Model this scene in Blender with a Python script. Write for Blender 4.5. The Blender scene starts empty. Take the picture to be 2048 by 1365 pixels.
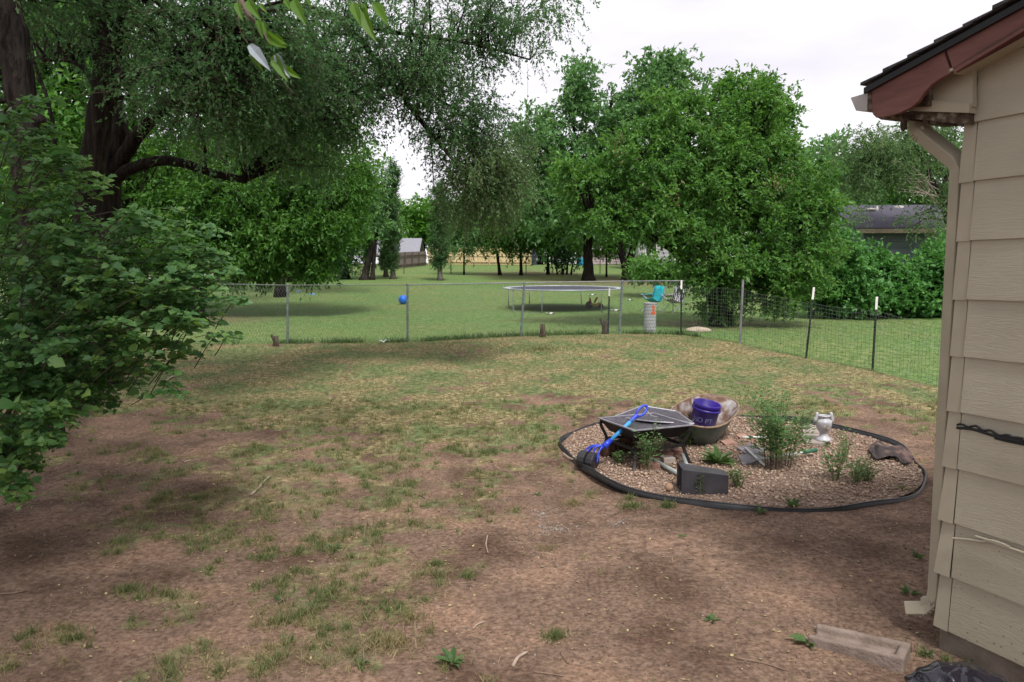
import bpy, bmesh, math, random
import numpy as np
from mathutils import Vector, Matrix

random.seed(11)
rng = np.random.default_rng(11)
scene = bpy.context.scene
C = scene.collection

# ------------------------------------------------------------------ camera
FPX, CAMZ, HZ = 1500.0, 1.9, 545.0          # focal length in pixels of the 2048 px wide photo, eye height, horizon row
PITCH = math.atan((682.5 - HZ) / FPX)
cam = bpy.data.cameras.new('camera')
cam.sensor_width = 36.0
cam.lens = 36.0 * FPX / 2048.0
cam.clip_end = 2000.0
cam.dof.use_dof = True
cam.dof.focus_distance = 9.0
cam.dof.aperture_fstop = 7.0
cam_o = bpy.data.objects.new('camera', cam)
cam_o.location = (0, 0, CAMZ)
cam_o.rotation_euler = (math.pi / 2 - PITCH, 0, 0)
C.objects.link(cam_o)
scene.camera = cam_o

# ------------------------------------------------------------------ sky: thin bright cloud over a Nishita sky
SUN_EL, SUN_AZ = math.radians(56), math.radians(163)   # azimuth clockwise from +Y
world = bpy.data.worlds.new('World')
scene.world = world
world.use_nodes = True
wn, wl = world.node_tree.nodes, world.node_tree.links
wn.clear()
w_out = wn.new('ShaderNodeOutputWorld')
w_bg = wn.new('ShaderNodeBackground')
w_bg.inputs['Strength'].default_value = 0.1
w_sky = wn.new('ShaderNodeTexSky')
w_sky.sky_type = 'NISHITA'
w_sky.sun_disc = False
w_sky.sun_elevation = SUN_EL
w_sky.sun_rotation = SUN_AZ
w_tc = wn.new('ShaderNodeTexCoord')
w_map = wn.new('ShaderNodeMapping')
w_map.inputs['Scale'].default_value = (1.0, 1.0, 3.2)
w_n = wn.new('ShaderNodeTexNoise')
w_n.inputs['Scale'].default_value = 3.4
w_n.inputs['Detail'].default_value = 7
w_r = wn.new('ShaderNodeValToRGB')
w_r.color_ramp.elements[0].position = 0.36
w_r.color_ramp.elements[0].color = (5.15, 4.9, 5.25, 1)
w_r.color_ramp.elements[1].position = 0.62
w_r.color_ramp.elements[1].color = (6.2, 6.0, 6.25, 1)
w_mix = wn.new('ShaderNodeMix')
w_mix.data_type = 'RGBA'
w_mix.inputs[0].default_value = 0.93
wl.new(w_tc.outputs['Generated'], w_map.inputs['Vector'])
wl.new(w_map.outputs['Vector'], w_n.inputs['Vector'])
wl.new(w_n.outputs['Fac'], w_r.inputs['Fac'])
wl.new(w_sky.outputs['Color'], w_mix.inputs[6])
wl.new(w_r.outputs['Color'], w_mix.inputs[7])
wl.new(w_mix.outputs[2], w_bg.inputs['Color'])
wl.new(w_bg.outputs['Background'], w_out.inputs['Surface'])

sun = bpy.data.lights.new('sun', 'SUN')
sun.energy = 2.3
sun.angle = math.radians(14)
sun.color = (1.0, 0.965, 0.91)
sun_o = bpy.data.objects.new('sun', sun)
sd = Vector((math.sin(SUN_AZ) * math.cos(SUN_EL), math.cos(SUN_AZ) * math.cos(SUN_EL), math.sin(SUN_EL)))
sun_o.rotation_euler = sd.to_track_quat('Z', 'Y').to_euler()
sun_o.location = (0, -5, 30)
C.objects.link(sun_o)

scene.view_settings.view_transform = 'Standard'
scene.view_settings.look = 'None'
scene.view_settings.exposure = 0.92
scene.view_settings.gamma = 1.0
scene.view_settings.use_curve_mapping = False
scene.render.engine = 'CYCLES'
scene.cycles.max_bounces = 4
scene.cycles.diffuse_bounces = 3
scene.cycles.transmission_bounces = 4
scene.cycles.use_denoising = True

# ------------------------------------------------------------------ helpers: points
SP, CP = math.sin(PITCH), math.cos(PITCH)


def ray(px, py):
    x, y = (px - 1024) / FPX, -(py - 682.5) / FPX
    return Vector((x, CP + y * SP, -SP + y * CP))


def P(px, py, D):
    d = ray(px, py)
    return Vector((0, 0, CAMZ)) + d * (D / d.y)


def on_plane(px, py, p0, n):
    d = ray(px, py)
    o = Vector((0, 0, CAMZ))
    return o + d * ((p0 - o).dot(n) / d.dot(n))


def sstep(x, a, b):
    t = np.clip((np.asarray(x, float) - a) / (b - a), 0, 1)
    return t * t * (3 - 2 * t)


_perm = np.random.default_rng(5).permutation(512)
_val = np.random.default_rng(6).random(512)


def vnoise(x, y):
    x, y = np.asarray(x, float), np.asarray(y, float)
    xi, yi = np.floor(x).astype(int), np.floor(y).astype(int)
    fx, fy = x - xi, y - yi
    fx, fy = fx * fx * (3 - 2 * fx), fy * fy * (3 - 2 * fy)

    def h(a, b):
        return _val[_perm[(_perm[a & 511] + b) & 511]]
    return (h(xi, yi) * (1 - fx) + h(xi + 1, yi) * fx) * (1 - fy) + (h(xi, yi + 1) * (1 - fx) + h(xi + 1, yi + 1) * fx) * fy


def fbm(x, y, o=4):
    s, a, t = 0.0, 1.0, 0.0
    for i in range(o):
        s = s + a * vnoise(x * 2 ** i + 17.3 * i, y * 2 ** i - 9.1 * i)
        t += a
        a *= 0.5
    return s / t


_PY = [-60, 0, 4, 7, 9, 11, 15.5, 18, 22, 26.7, 35, 45, 56, 75, 120, 400]
_PZ = [0, 0, 0, .03, .10, .22, .44, .46, .49, .54, .92, 1.42, 1.78, 2.62, 3.3, 4.0]


def hgt(x, y):
    z = np.interp(y, _PY, _PZ)
    z = z + 0.05 * (vnoise(np.asarray(x) * .3 + 3, np.asarray(y) * .3) - .5) * sstep(y, 8, 12)
    return z


def hgt1(x, y):
    return float(hgt(x, y))


def G(px, py):
    d = ray(px, py)
    t = 3.0
    for _ in range(400):
        p = Vector((0, 0, CAMZ)) + d * t
        e = p.z - hgt1(p.x, p.y)
        if e < 0.0005:
            break
        t += max(e * 0.8, 0.002)
    return Vector((p.x, p.y, hgt1(p.x, p.y)))


def GB(px, D):
    """ground point in picture column px at distance D"""
    z = hgt1(0, D)
    x = (px - 1024) / FPX * (D * CP + (CAMZ - z) * SP)
    return Vector((x, D, hgt1(x, D)))


def crom(pts, k=6):
    """Catmull-Rom through pts"""
    p = [Vector(q) for q in pts]
    if len(p) < 3:
        return [p[0].lerp(p[1], i / k) for i in range(k + 1)]
    q = [p[0] * 2 - p[1]] + p + [p[-1] * 2 - p[-2]]
    out = []
    for i in range(1, len(q) - 2):
        for j in range(k):
            t = j / k
            out.append(0.5 * ((2 * q[i]) + (q[i + 1] - q[i - 1]) * t + (2 * q[i - 1] - 5 * q[i] + 4 * q[i + 1] - q[i + 2]) * t * t
                              + (3 * q[i] - q[i - 1] - 3 * q[i + 1] + q[i + 2]) * t ** 3))
    out.append(p[-1])
    return out


# ------------------------------------------------------------------ helpers: objects
BASE = {}


def tag(o, label=None, cat=None, group=None, kind=None):
    if label: o['label'] = label
    if cat: o['category'] = cat
    if group: o['group'] = group
    if kind: o['kind'] = kind
    return o


def thing(name, loc, label, cat, group=None):
    o = bpy.data.objects.new(name, None)
    o.empty_display_size = 0.1
    C.objects.link(o)
    o.location = loc
    BASE[o.name] = Vector(loc)
    return tag(o, label, cat, group)


def link(name, me, parent=None, loc=None):
    o = bpy.data.objects.new(name, me)
    C.objects.link(o)
    if parent is not None:
        o.parent = parent
        BASE[o.name] = BASE[parent.name]
    else:
        o.location = loc or (0, 0, 0)
        BASE[o.name] = Vector(loc or (0, 0, 0))
    return o


class MB:
    """collects shapes in world coordinates, then builds ONE mesh object"""

    def __init__(self):
        self.v, self.f, self.m, self.sm = [], [], [], []
        self.cur, self.smooth = 0, False

    def add(self, vs, fs):
        b = len(self.v)
        self.v += [tuple(v) for v in vs]
        for f in fs:
            self.f.append([b + i for i in f])
            self.m.append(self.cur)
            self.sm.append(self.smooth)
        return self

    def box(self, c, s, M=None):
        c = Vector(c)
        vs = []
        for z in (-.5, .5):
            for y in (-.5, .5):
                for x in (-.5, .5):
                    p = Vector((x * s[0], y * s[1], z * s[2]))
                    vs.append((M @ p if M else p) + c)
        return self.add(vs, [(0, 2, 3, 1), (4, 5, 7, 6), (0, 1, 5, 4), (2, 6, 7, 3), (0, 4, 6, 2), (1, 3, 7, 5)])

    def tube(self, pts, r, n=8, caps=True, flat=None, wob=0.0):
        pts = [Vector(p) for p in pts]
        k = len(pts)
        rs = [r] * k if not hasattr(r, '__len__') else list(r)
        if len(rs) == 2 and k > 2:
            rs = [rs[0] + (rs[1] - rs[0]) * i / (k - 1) for i in range(k)]
        up = None
        vs = []
        for i, p in enumerate(pts):
            t = (pts[min(i + 1, k - 1)] - pts[max(i - 1, 0)])
            t = t.normalized() if t.length > 1e-9 else Vector((0, 0, 1))
            if up is None:
                a = Vector((0, 0, 1)) if abs(t.z) < .9 else Vector((1, 0, 0))
                up = (a - t * a.dot(t)).normalized()
            else:
                up = up - t * up.dot(t)
                up = up.normalized() if up.length > 1e-6 else Vector((1, 0, 0))
            s = t.cross(up)
            for j in range(n):
                a = 2 * math.pi * (j + .5) / n
                rr = rs[i] * (1 + wob * (random.random() - .5))
                fx = flat if flat else 1.0
                vs.append(p + up * (math.cos(a) * rr) + s * (math.sin(a) * rr * fx))
        fs = [(i * n + j, i * n + (j + 1) % n, (i + 1) * n + (j + 1) % n, (i + 1) * n + j) for i in range(k - 1) for j in range(n)]
        if caps:
            fs += [tuple(range(n))[::-1], tuple((k - 1) * n + j for j in range(n))]
        return self.add(vs, fs)

    def lathe(self, prof, n=24, M=None, o=(0, 0, 0)):
        o = Vector(o)
        vs = []
        for r, z in prof:
            for j in range(n):
                a = 2 * math.pi * j / n
                p = Vector((r * math.cos(a), r * math.sin(a), z))
                vs.append((M @ p if M else p) + o)
        fs = [(i * n + j, i * n + (j + 1) % n, (i + 1) * n + (j + 1) % n, (i + 1) * n + j) for i in range(len(prof) - 1) for j in range(n)]
        return self.add(vs, fs)

    def slab(self, poly, off):
        """a polygon of world points thickened by the vector off"""
        n = len(poly)
        off = Vector(off)
        vs = [Vector(p) for p in poly] + [Vector(p) + off for p in poly]
        return self.add(vs, [tuple(range(n))[::-1], tuple(range(n, 2 * n))] + [(i, (i + 1) % n, n + (i + 1) % n, n + i) for i in range(n)])

    def build(self, name, mats, parent=None, loc=None, bevel=0.0):
        mats = mats if isinstance(mats, (list, tuple)) else [mats]
        b = BASE[parent.name] if parent is not None else Vector(loc or (0, 0, 0))
        me = bpy.data.meshes.new(name)
        me.from_pydata([(v[0] - b.x, v[1] - b.y, v[2] - b.z) for v in self.v], [], self.f)
        for m in mats:
            me.materials.append(m)
        me.polygons.foreach_set('material_index', self.m)
        me.polygons.foreach_set('use_smooth', self.sm)
        me.update()
        bm = bmesh.new(); bm.from_mesh(me)
        bmesh.ops.recalc_face_normals(bm, faces=bm.faces)
        bm.to_mesh(me); bm.free()
        o = link(name, me, parent, loc)
        if bevel:
            md = o.modifiers.new('bevel', 'BEVEL')
            md.width = bevel; md.segments = 2; md.limit_method = 'ANGLE'
        return o


def np_mesh(name, V, F, mat, parent=None, loc=None, smooth=False):
    """V (n,3) world, F list of index arrays of equal-length faces"""
    b = BASE[parent.name] if parent is not None else Vector(loc or (0, 0, 0))
    V = np.asarray(V, np.float32) - np.array(b, np.float32)
    me = bpy.data.meshes.new(name)
    me.vertices.add(len(V)); me.vertices.foreach_set('co', V.ravel())
    tot = np.concatenate([np.full(len(f), f.shape[1], np.int32) for f in F])
    idx = np.concatenate([f.ravel() for f in F]).astype(np.int32)
    st = np.concatenate([[0], np.cumsum(tot)[:-1]]).astype(np.int32)
    me.loops.add(len(idx)); me.loops.foreach_set('vertex_index', idx)
    me.polygons.add(len(tot)); me.polygons.foreach_set('loop_start', st); me.polygons.foreach_set('loop_total', tot)
    if smooth:
        me.polygons.foreach_set('use_smooth', np.ones(len(tot), bool))
    me.update(calc_edges=True)
    me.materials.append(mat)
    return link(name, me, parent, loc)


def unit(a):
    return a / np.maximum(np.linalg.norm(a, axis=-1, keepdims=True), 1e-9)


DIAMOND = (np.array([[0, 0, 0], [.42, .5, .10], [1, 0, -.05], [.42, -.5, .10]]), [[0, 2, 1], [0, 3, 2]])
FLAT = (DIAMOND[0] * [1, 1, .12], DIAMOND[1])
BLADE = (np.array([[0, .5, 0], [0, -.5, 0], [.55, -.38, .10], [.55, .38, .10], [1, 0, .42]]), [[0, 1, 2], [0, 2, 3], [3, 2, 4]])
SPIKE = (np.array([[0, .5, 0], [0, -.5, 0], [1, 0, .25]]), [[0, 1, 2]])
_lob = [(0, 0), (.30, 0), (.62, 0), (1, 0), (.06, .20), (.33, .44), (.44, .30), (.64, .36), (.86, .14)]
_lv = [(u, v, .28 * abs(v) - .22 * u * u) for u, v in _lob] + [(u, -v, .28 * abs(v) - .22 * u * u) for u, v in _lob[4:]]
LOBED = (np.array(_lv), [[0, 4, 5], [0, 5, 1], [1, 5, 6], [1, 6, 7], [1, 7, 2], [2, 7, 8], [2, 8, 3],
                         [0, 10, 9], [0, 1, 10], [1, 11, 10], [1, 12, 11], [1, 2, 12], [2, 13, 12], [2, 3, 13]])
_ov = [(0, 0), (.35, 0), (.7, 0), (1, 0), (.12, .22), (.4, .38), (.72, .25)]
_vv = [(u, v, .3 * abs(v) - .3 * u * u) for u, v in _ov] + [(u, -v, .3 * abs(v) - .3 * u * u) for u, v in _ov[4:]]
OVAL = (np.array(_vv), [[0, 4, 5, 1], [1, 5, 6, 2], [2, 6, 3], [0, 1, 8, 7], [1, 2, 9, 8], [2, 3, 9]])


def leaf_verts(pos, T, N, L, W, tpl):
    tv = tpl[0]
    T = unit(T)
    B = unit(np.cross(N, T))
    N = np.cross(T, B)
    L = np.broadcast_to(np.asarray(L, float), (len(pos),))
    W = np.broadcast_to(np.asarray(W, float), (len(pos),))
    V = pos[:, None, :] + (tv[None, :, 0:1] * L[:, None, None]) * T[:, None, :] + (tv[None, :, 1:2] * W[:, None, None]) * B[:, None, :] \
        + (tv[None, :, 2:3] * L[:, None, None]) * N[:, None, :]
    return V


def leaves(name, pos, T, N, L, W, mat, parent=None, tpl=DIAMOND, loc=None):
    V = leaf_verts(pos, T, N, L, W, tpl)
    k = len(tpl[0])
    off = (np.arange(len(pos)) * k)[:, None]
    F = []
    for n in (3, 4):
        t = [f for f in tpl[1] if len(f) == n]
        if t:
            F.append((off[:, :, None] + np.array(t)[None]).reshape(-1, n))
    return np_mesh(name, V.reshape(-1, 3), F, mat, parent, loc)


def wires(name, A, B, r, mat, parent=None, loc=None):
    """thin three-sided rods from A[i] to B[i]"""
    A, B = np.asarray(A, float), np.asarray(B, float)
    T = unit(B - A)
    h = np.where(np.abs(T[:, 2:3]) < .9, np.array([[0, 0, 1.]]), np.array([[1., 0, 0]]))
    u = unit(np.cross(T, h)); w = np.cross(T, u)
    r = np.broadcast_to(np.asarray(r, float), (len(A),))[:, None]
    ring = [u * r, (-.5 * u + .866 * w) * r, (-.5 * u - .866 * w) * r]
    V = np.stack([A + q for q in ring] + [B + q * .8 for q in ring], 1)
    off = (np.arange(len(A)) * 6)[:, None, None]
    F = off + np.array([[0, 1, 4, 3], [1, 2, 5, 4], [2, 0, 3, 5]])[None]
    return np_mesh(name, V.reshape(-1, 3), [F.reshape(-1, 4)], mat, parent, loc)


# ------------------------------------------------------------------ helpers: materials
def nodes_of(name):
    m = bpy.data.materials.new(name)
    m.use_nodes = True
    nt = m.node_tree
    return m, nt, nt.nodes, nt.links, nt.nodes['Principled BSDF']


def mat(name, cols, scale=6.0, rough=.8, bump=0.0, bscale=30.0, stretch=(1, 1, 1), metal=0.0, spec=.3, detail=6, pos=(.3, .7), coat=0.0, bdist=.01):
    m, nt, N, L, bs = nodes_of(name)
    tc = N.new('ShaderNodeTexCoord'); mp = N.new('ShaderNodeMapping')
    mp.inputs['Scale'].default_value = stretch
    L.new(tc.outputs['Object'], mp.inputs['Vector'])
    cols = cols if isinstance(cols, list) else [cols]
    if len(cols) == 1:
        cols = [tuple(c * .88 for c in cols[0]), tuple(min(1, c * 1.1) for c in cols[0])]
    no = N.new('ShaderNodeTexNoise'); no.inputs['Scale'].default_value = scale; no.inputs['Detail'].default_value = detail
    L.new(mp.outputs['Vector'], no.inputs['Vector'])
    rp = N.new('ShaderNodeValToRGB')
    el = rp.color_ramp.elements
    while len(el) < len(cols):
        el.new(.5)
    for i, c in enumerate(cols):
        el[i].position = pos[0] + (pos[1] - pos[0]) * i / (len(cols) - 1)
        el[i].color = (*c, 1)
    L.new(no.outputs['Fac'], rp.inputs['Fac'])
    L.new(rp.outputs['Color'], bs.inputs['Base Color'])
    bs.inputs['Roughness'].default_value = rough
    bs.inputs['Metallic'].default_value = metal
    bs.inputs['Specular IOR Level'].default_value = spec
    bs.inputs['Coat Weight'].default_value = coat
    if bump:
        n2 = N.new('ShaderNodeTexNoise'); n2.inputs['Scale'].default_value = bscale; n2.inputs['Detail'].default_value = 8
        L.new(mp.outputs['Vector'], n2.inputs['Vector'])
        bp = N.new('ShaderNodeBump'); bp.inputs['Strength'].default_value = bump; bp.inputs['Distance'].default_value = bdist
        L.new(n2.outputs['Fac'], bp.inputs['Height'])
        L.new(bp.outputs['Normal'], bs.inputs['Normal'])
    return m


def leafmat(name, cols, trans=.35, rough=.55, spec=.3):
    """each leaf (mesh island, or object) takes its own tone"""
    m, nt, N, L, bs = nodes_of(name)
    ge = N.new('ShaderNodeNewGeometry'); ob = N.new('ShaderNodeObjectInfo')
    ad = N.new('ShaderNodeMath'); ad.operation = 'ADD'
    fr = N.new('ShaderNodeMath'); fr.operation = 'FRACT'
    L.new(ge.outputs['Random Per Island'], ad.inputs[0]); L.new(ob.outputs['Random'], ad.inputs[1]); L.new(ad.outputs[0], fr.inputs[0])
    tc = N.new('ShaderNodeTexCoord'); no = N.new('ShaderNodeTexNoise')
    no.inputs['Scale'].default_value = 1.1; no.inputs['Detail'].default_value = 2
    L.new(tc.outputs['Object'], no.inputs['Vector'])
    mx = N.new('ShaderNodeMix'); mx.data_type = 'FLOAT'; mx.inputs[0].default_value = .55
    L.new(fr.outputs[0], mx.inputs[2]); L.new(no.outputs['Fac'], mx.inputs[3])
    rp = N.new('ShaderNodeValToRGB'); el = rp.color_ramp.elements
    while len(el) < len(cols):
        el.new(.5)
    for i, c in enumerate(cols):
        el[i].position = .12 + .76 * i / (len(cols) - 1)
        el[i].color = (*c, 1)
    L.new(mx.outputs[0], rp.inputs['Fac'])
    L.new(rp.outputs['Color'], bs.inputs['Base Color'])
    bs.inputs['Roughness'].default_value = rough
    bs.inputs['Specular IOR Level'].default_value = spec
    tr = N.new('ShaderNodeBsdfTranslucent')
    hs = N.new('ShaderNodeHueSaturation'); hs.inputs['Saturation'].default_value = 1.15; hs.inputs['Value'].default_value = 1.25
    hs.inputs['Hue'].default_value = .485
    L.new(rp.outputs['Color'], hs.inputs['Color']); L.new(hs.outputs['Color'], tr.inputs['Color'])
    ms = N.new('ShaderNodeMixShader'); ms.inputs[0].default_value = trans
    L.new(bs.outputs[0], ms.inputs[1]); L.new(tr.outputs[0], ms.inputs[2])
    L.new(ms.outputs[0], N['Material Output'].inputs['Surface'])
    return m


def barkmat(name, a, b, s=1.0):
    m = mat(name, [a, b], scale=15 * s, rough=.95, bump=1.0, bscale=26 * s, stretch=(1, 1, .13), spec=.08, bdist=.12, pos=(.36, .66))
    return m


M = {}
M['bark'] = barkmat('elm_bark', (.018, .015, .0135), (.066, .056, .049))
M['bark_dark'] = barkmat('dark_bark', (.012, .010, .009), (.036, .029, .024))
M['bark_grey'] = barkmat('grey_bark', (.10, .088, .078), (.2, .18, .16))
M['dead'] = mat('dead_wood', [(.22, .18, .15), (.42, .36, .31)], scale=12, rough=.9, bump=.4, stretch=(1, 1, .3))
M['twig'] = mat('twig', [(.07, .05, .038), (.13, .10, .075)], rough=.9)
M['bushtwig'] = mat('bush_twig', [(.035, .032, .02), (.07, .062, .038)], rough=.9)
M['stem'] = mat('green_stem', [(.09, .12, .045), (.14, .15, .07)], rough=.8)
M['elm'] = leafmat('elm_leaf', [(.045, .115, .046), (.09, .20, .078), (.15, .27, .108)], trans=.46)
M['elm_olive'] = leafmat('elm_olive_leaf', [(0.058, 0.126, 0.052), (0.116, 0.204, 0.081), (0.184, 0.270, 0.109)], trans=.42)
M['maple'] = leafmat('boxelder_leaf', [(.030, .10, .018), (.068, .175, .032), (.12, .25, .048)], trans=.4)
M['mid'] = leafmat('bushy_leaf', [(.034, .105, .024), (.095, .235, .052), (.19, .35, .08)], trans=.42)
M['midback'] = leafmat('pale_leaf', [(.06, .145, .055), (.12, .255, .092), (.2, .35, .125)], trans=.42)
M['bright'] = leafmat('bright_leaf', [(0.049, 0.144, 0.021), (0.087, 0.228, 0.034), (0.136, 0.300, 0.052)], trans=.4)
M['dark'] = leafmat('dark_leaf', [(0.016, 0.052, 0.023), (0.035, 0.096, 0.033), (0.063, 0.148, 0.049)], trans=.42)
M['cypress'] = leafmat('cypress_leaf', [(.05, .115, .045), (.09, .18, .07), (.14, .24, .095)], trans=.4)
M['hedge'] = leafmat('hedge_leaf', [(0.039, 0.132, 0.034), (0.087, 0.240, 0.063), (0.165, 0.348, 0.092)], trans=.38)
M['mulberry'] = leafmat('mulberry_leaf', [(.044, .125, .045), (.082, .195, .064), (.13, .265, .078), (.24, .37, .085)], trans=.42, rough=.45, spec=.4)
M['weed'] = leafmat('weed_leaf', [(.045, .10, .03), (.085, .155, .05), (.13, .19, .075)], trans=.35)
M['sapling'] = leafmat('sapling_leaf', [(.08, .165, .06), (.13, .24, .09), (.2, .31, .115)], trans=.42)
M['vine'] = leafmat('vine_leaf', [(.07, .16, .02), (.11, .22, .03)], trans=.45)
M['vine_pale'] = leafmat('vine_leaf_pale_side', [(.26, .3, .33), (.34, .38, .42)], trans=.15)
M['grass'] = leafmat('yard_grass', [(.055, .105, .032), (.11, .155, .052), (.19, .195, .085), (.3, .25, .14)], trans=.3)
M['grass_dry'] = leafmat('dry_yard_grass', [(.12, .15, .05), (.2, .19, .08), (.3, .245, .13), (.4, .32, .19)], trans=.3)
M['lawn'] = leafmat('lawn_grass', [(0.060, 0.165, 0.032), (0.110, 0.242, 0.054), (0.200, 0.286, 0.092)], trans=.3)
M['litter'] = leafmat('fallen_leaf', [(.17, .125, .08), (.3, .23, .14), (.45, .39, .18), (.24, .26, .11)], trans=.15)

# ------------------------------------------------------------------ fence line and the ground sheet
FENCE_PX = [(310, 692), (575, 688), (815, 685), (1041, 673), (1238, 668), (1362, 670)]
WIRE_PX = [(1362, 670), (1479, 687), (1612, 717), (1745, 742), (1905, 782)]
FEN = [G(*p) for p in FENCE_PX]
WIR = [G(*p) for p in WIRE_PX]
fx_ = [FEN[0].x - 9] + [p.x for p in FEN] + [p.x for p in WIR[1:]] + [WIR[-1].x + 6]
fy_ = [FEN[0].y - .4] + [p.y for p in FEN] + [p.y for p in WIR[1:]] + [WIR[-1].y - 1.0]
RING_C, RING_R = Vector((2.27, 7.52)), 1.74


def ring_r(a):
    return RING_R * (1 + .018 * np.sin(3 * a + .6) + .012 * np.sin(5 * a))


def past_fence(x, y):
    return np.asarray(y) - np.interp(x, fx_, fy_)


def cover(x, y):
    """how much of the worn yard is grown over, 0..1"""
    x, y = np.asarray(x, float), np.asarray(y, float)
    b = np.interp(y, [2, 4, 5.5, 7.5, 9.5, 12, 16], [.36, .39, .50, .69, .84, .92, .95])
    b = b - .30 * sstep(x, -.3, .9) * (1 - sstep(y, 8.6, 10.6))
    b = b - .30 * sstep(-x, 1.9, 3.3) * (1 - sstep(y, 7.5, 11))
    b = b - .12 * sstep(-x, 3.5, 6) * (1 - sstep(y, 11, 14))
    n = .34 * fbm(x * 1.1, y * 1.1) + .38 * fbm(x * 3.7 + 40, y * 3.7) + .28 * fbm(x * 9 + 11, y * 9, 2)
    n = (n - .5) * 2.7 + .5
    c = np.clip((n - (1 - b)) / .22, 0, 1)
    dx, dy = x - RING_C.x, y - RING_C.y
    return c * (np.hypot(dx, dy) > RING_R * 1.02)


HOLES = [(G(398, 1040), .22, .07), (G(1205, 1040), .2, .05), (G(440, 1030), .12, .03)]


def micro(x, y):
    z = .018 * (fbm(x * 1.6, y * 1.6) - .5) + .016 * (fbm(x * 7 + 3, y * 7) - .5)
    for c, r, d in HOLES:
        z = z - d * np.exp(-((x - c.x) ** 2 + ((y - c.y) * 1.0) ** 2) / (r * r * .5))
    return z * (1 - .6 * sstep(y, 12, 20))


def axis(lo, hi, step, far, grow=1.22):
    a = list(np.arange(lo, hi, step))
    s, p = step, a[-1]
    while p < far:
        s *= grow; p += s; a.append(p)
    s, p, b = step, lo, []
    while p > -far:
        s *= grow; p -= s; b.append(p)
    return np.array(b[::-1] + a)


gx, gy = axis(-8, 8, .065, 500), axis(2.6, 17, .06, 500)
X, Y = np.meshgrid(gx, gy)
Z = hgt(X, Y) + micro(X, Y)
nx, ny = len(gx), len(gy)
ii = np.arange((ny - 1) * (nx - 1))
r0, c0 = ii // (nx - 1), ii % (nx - 1)
F = np.stack([r0 * nx + c0, r0 * nx + c0 + 1, (r0 + 1) * nx + c0 + 1, (r0 + 1) * nx + c0], 1)


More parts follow.
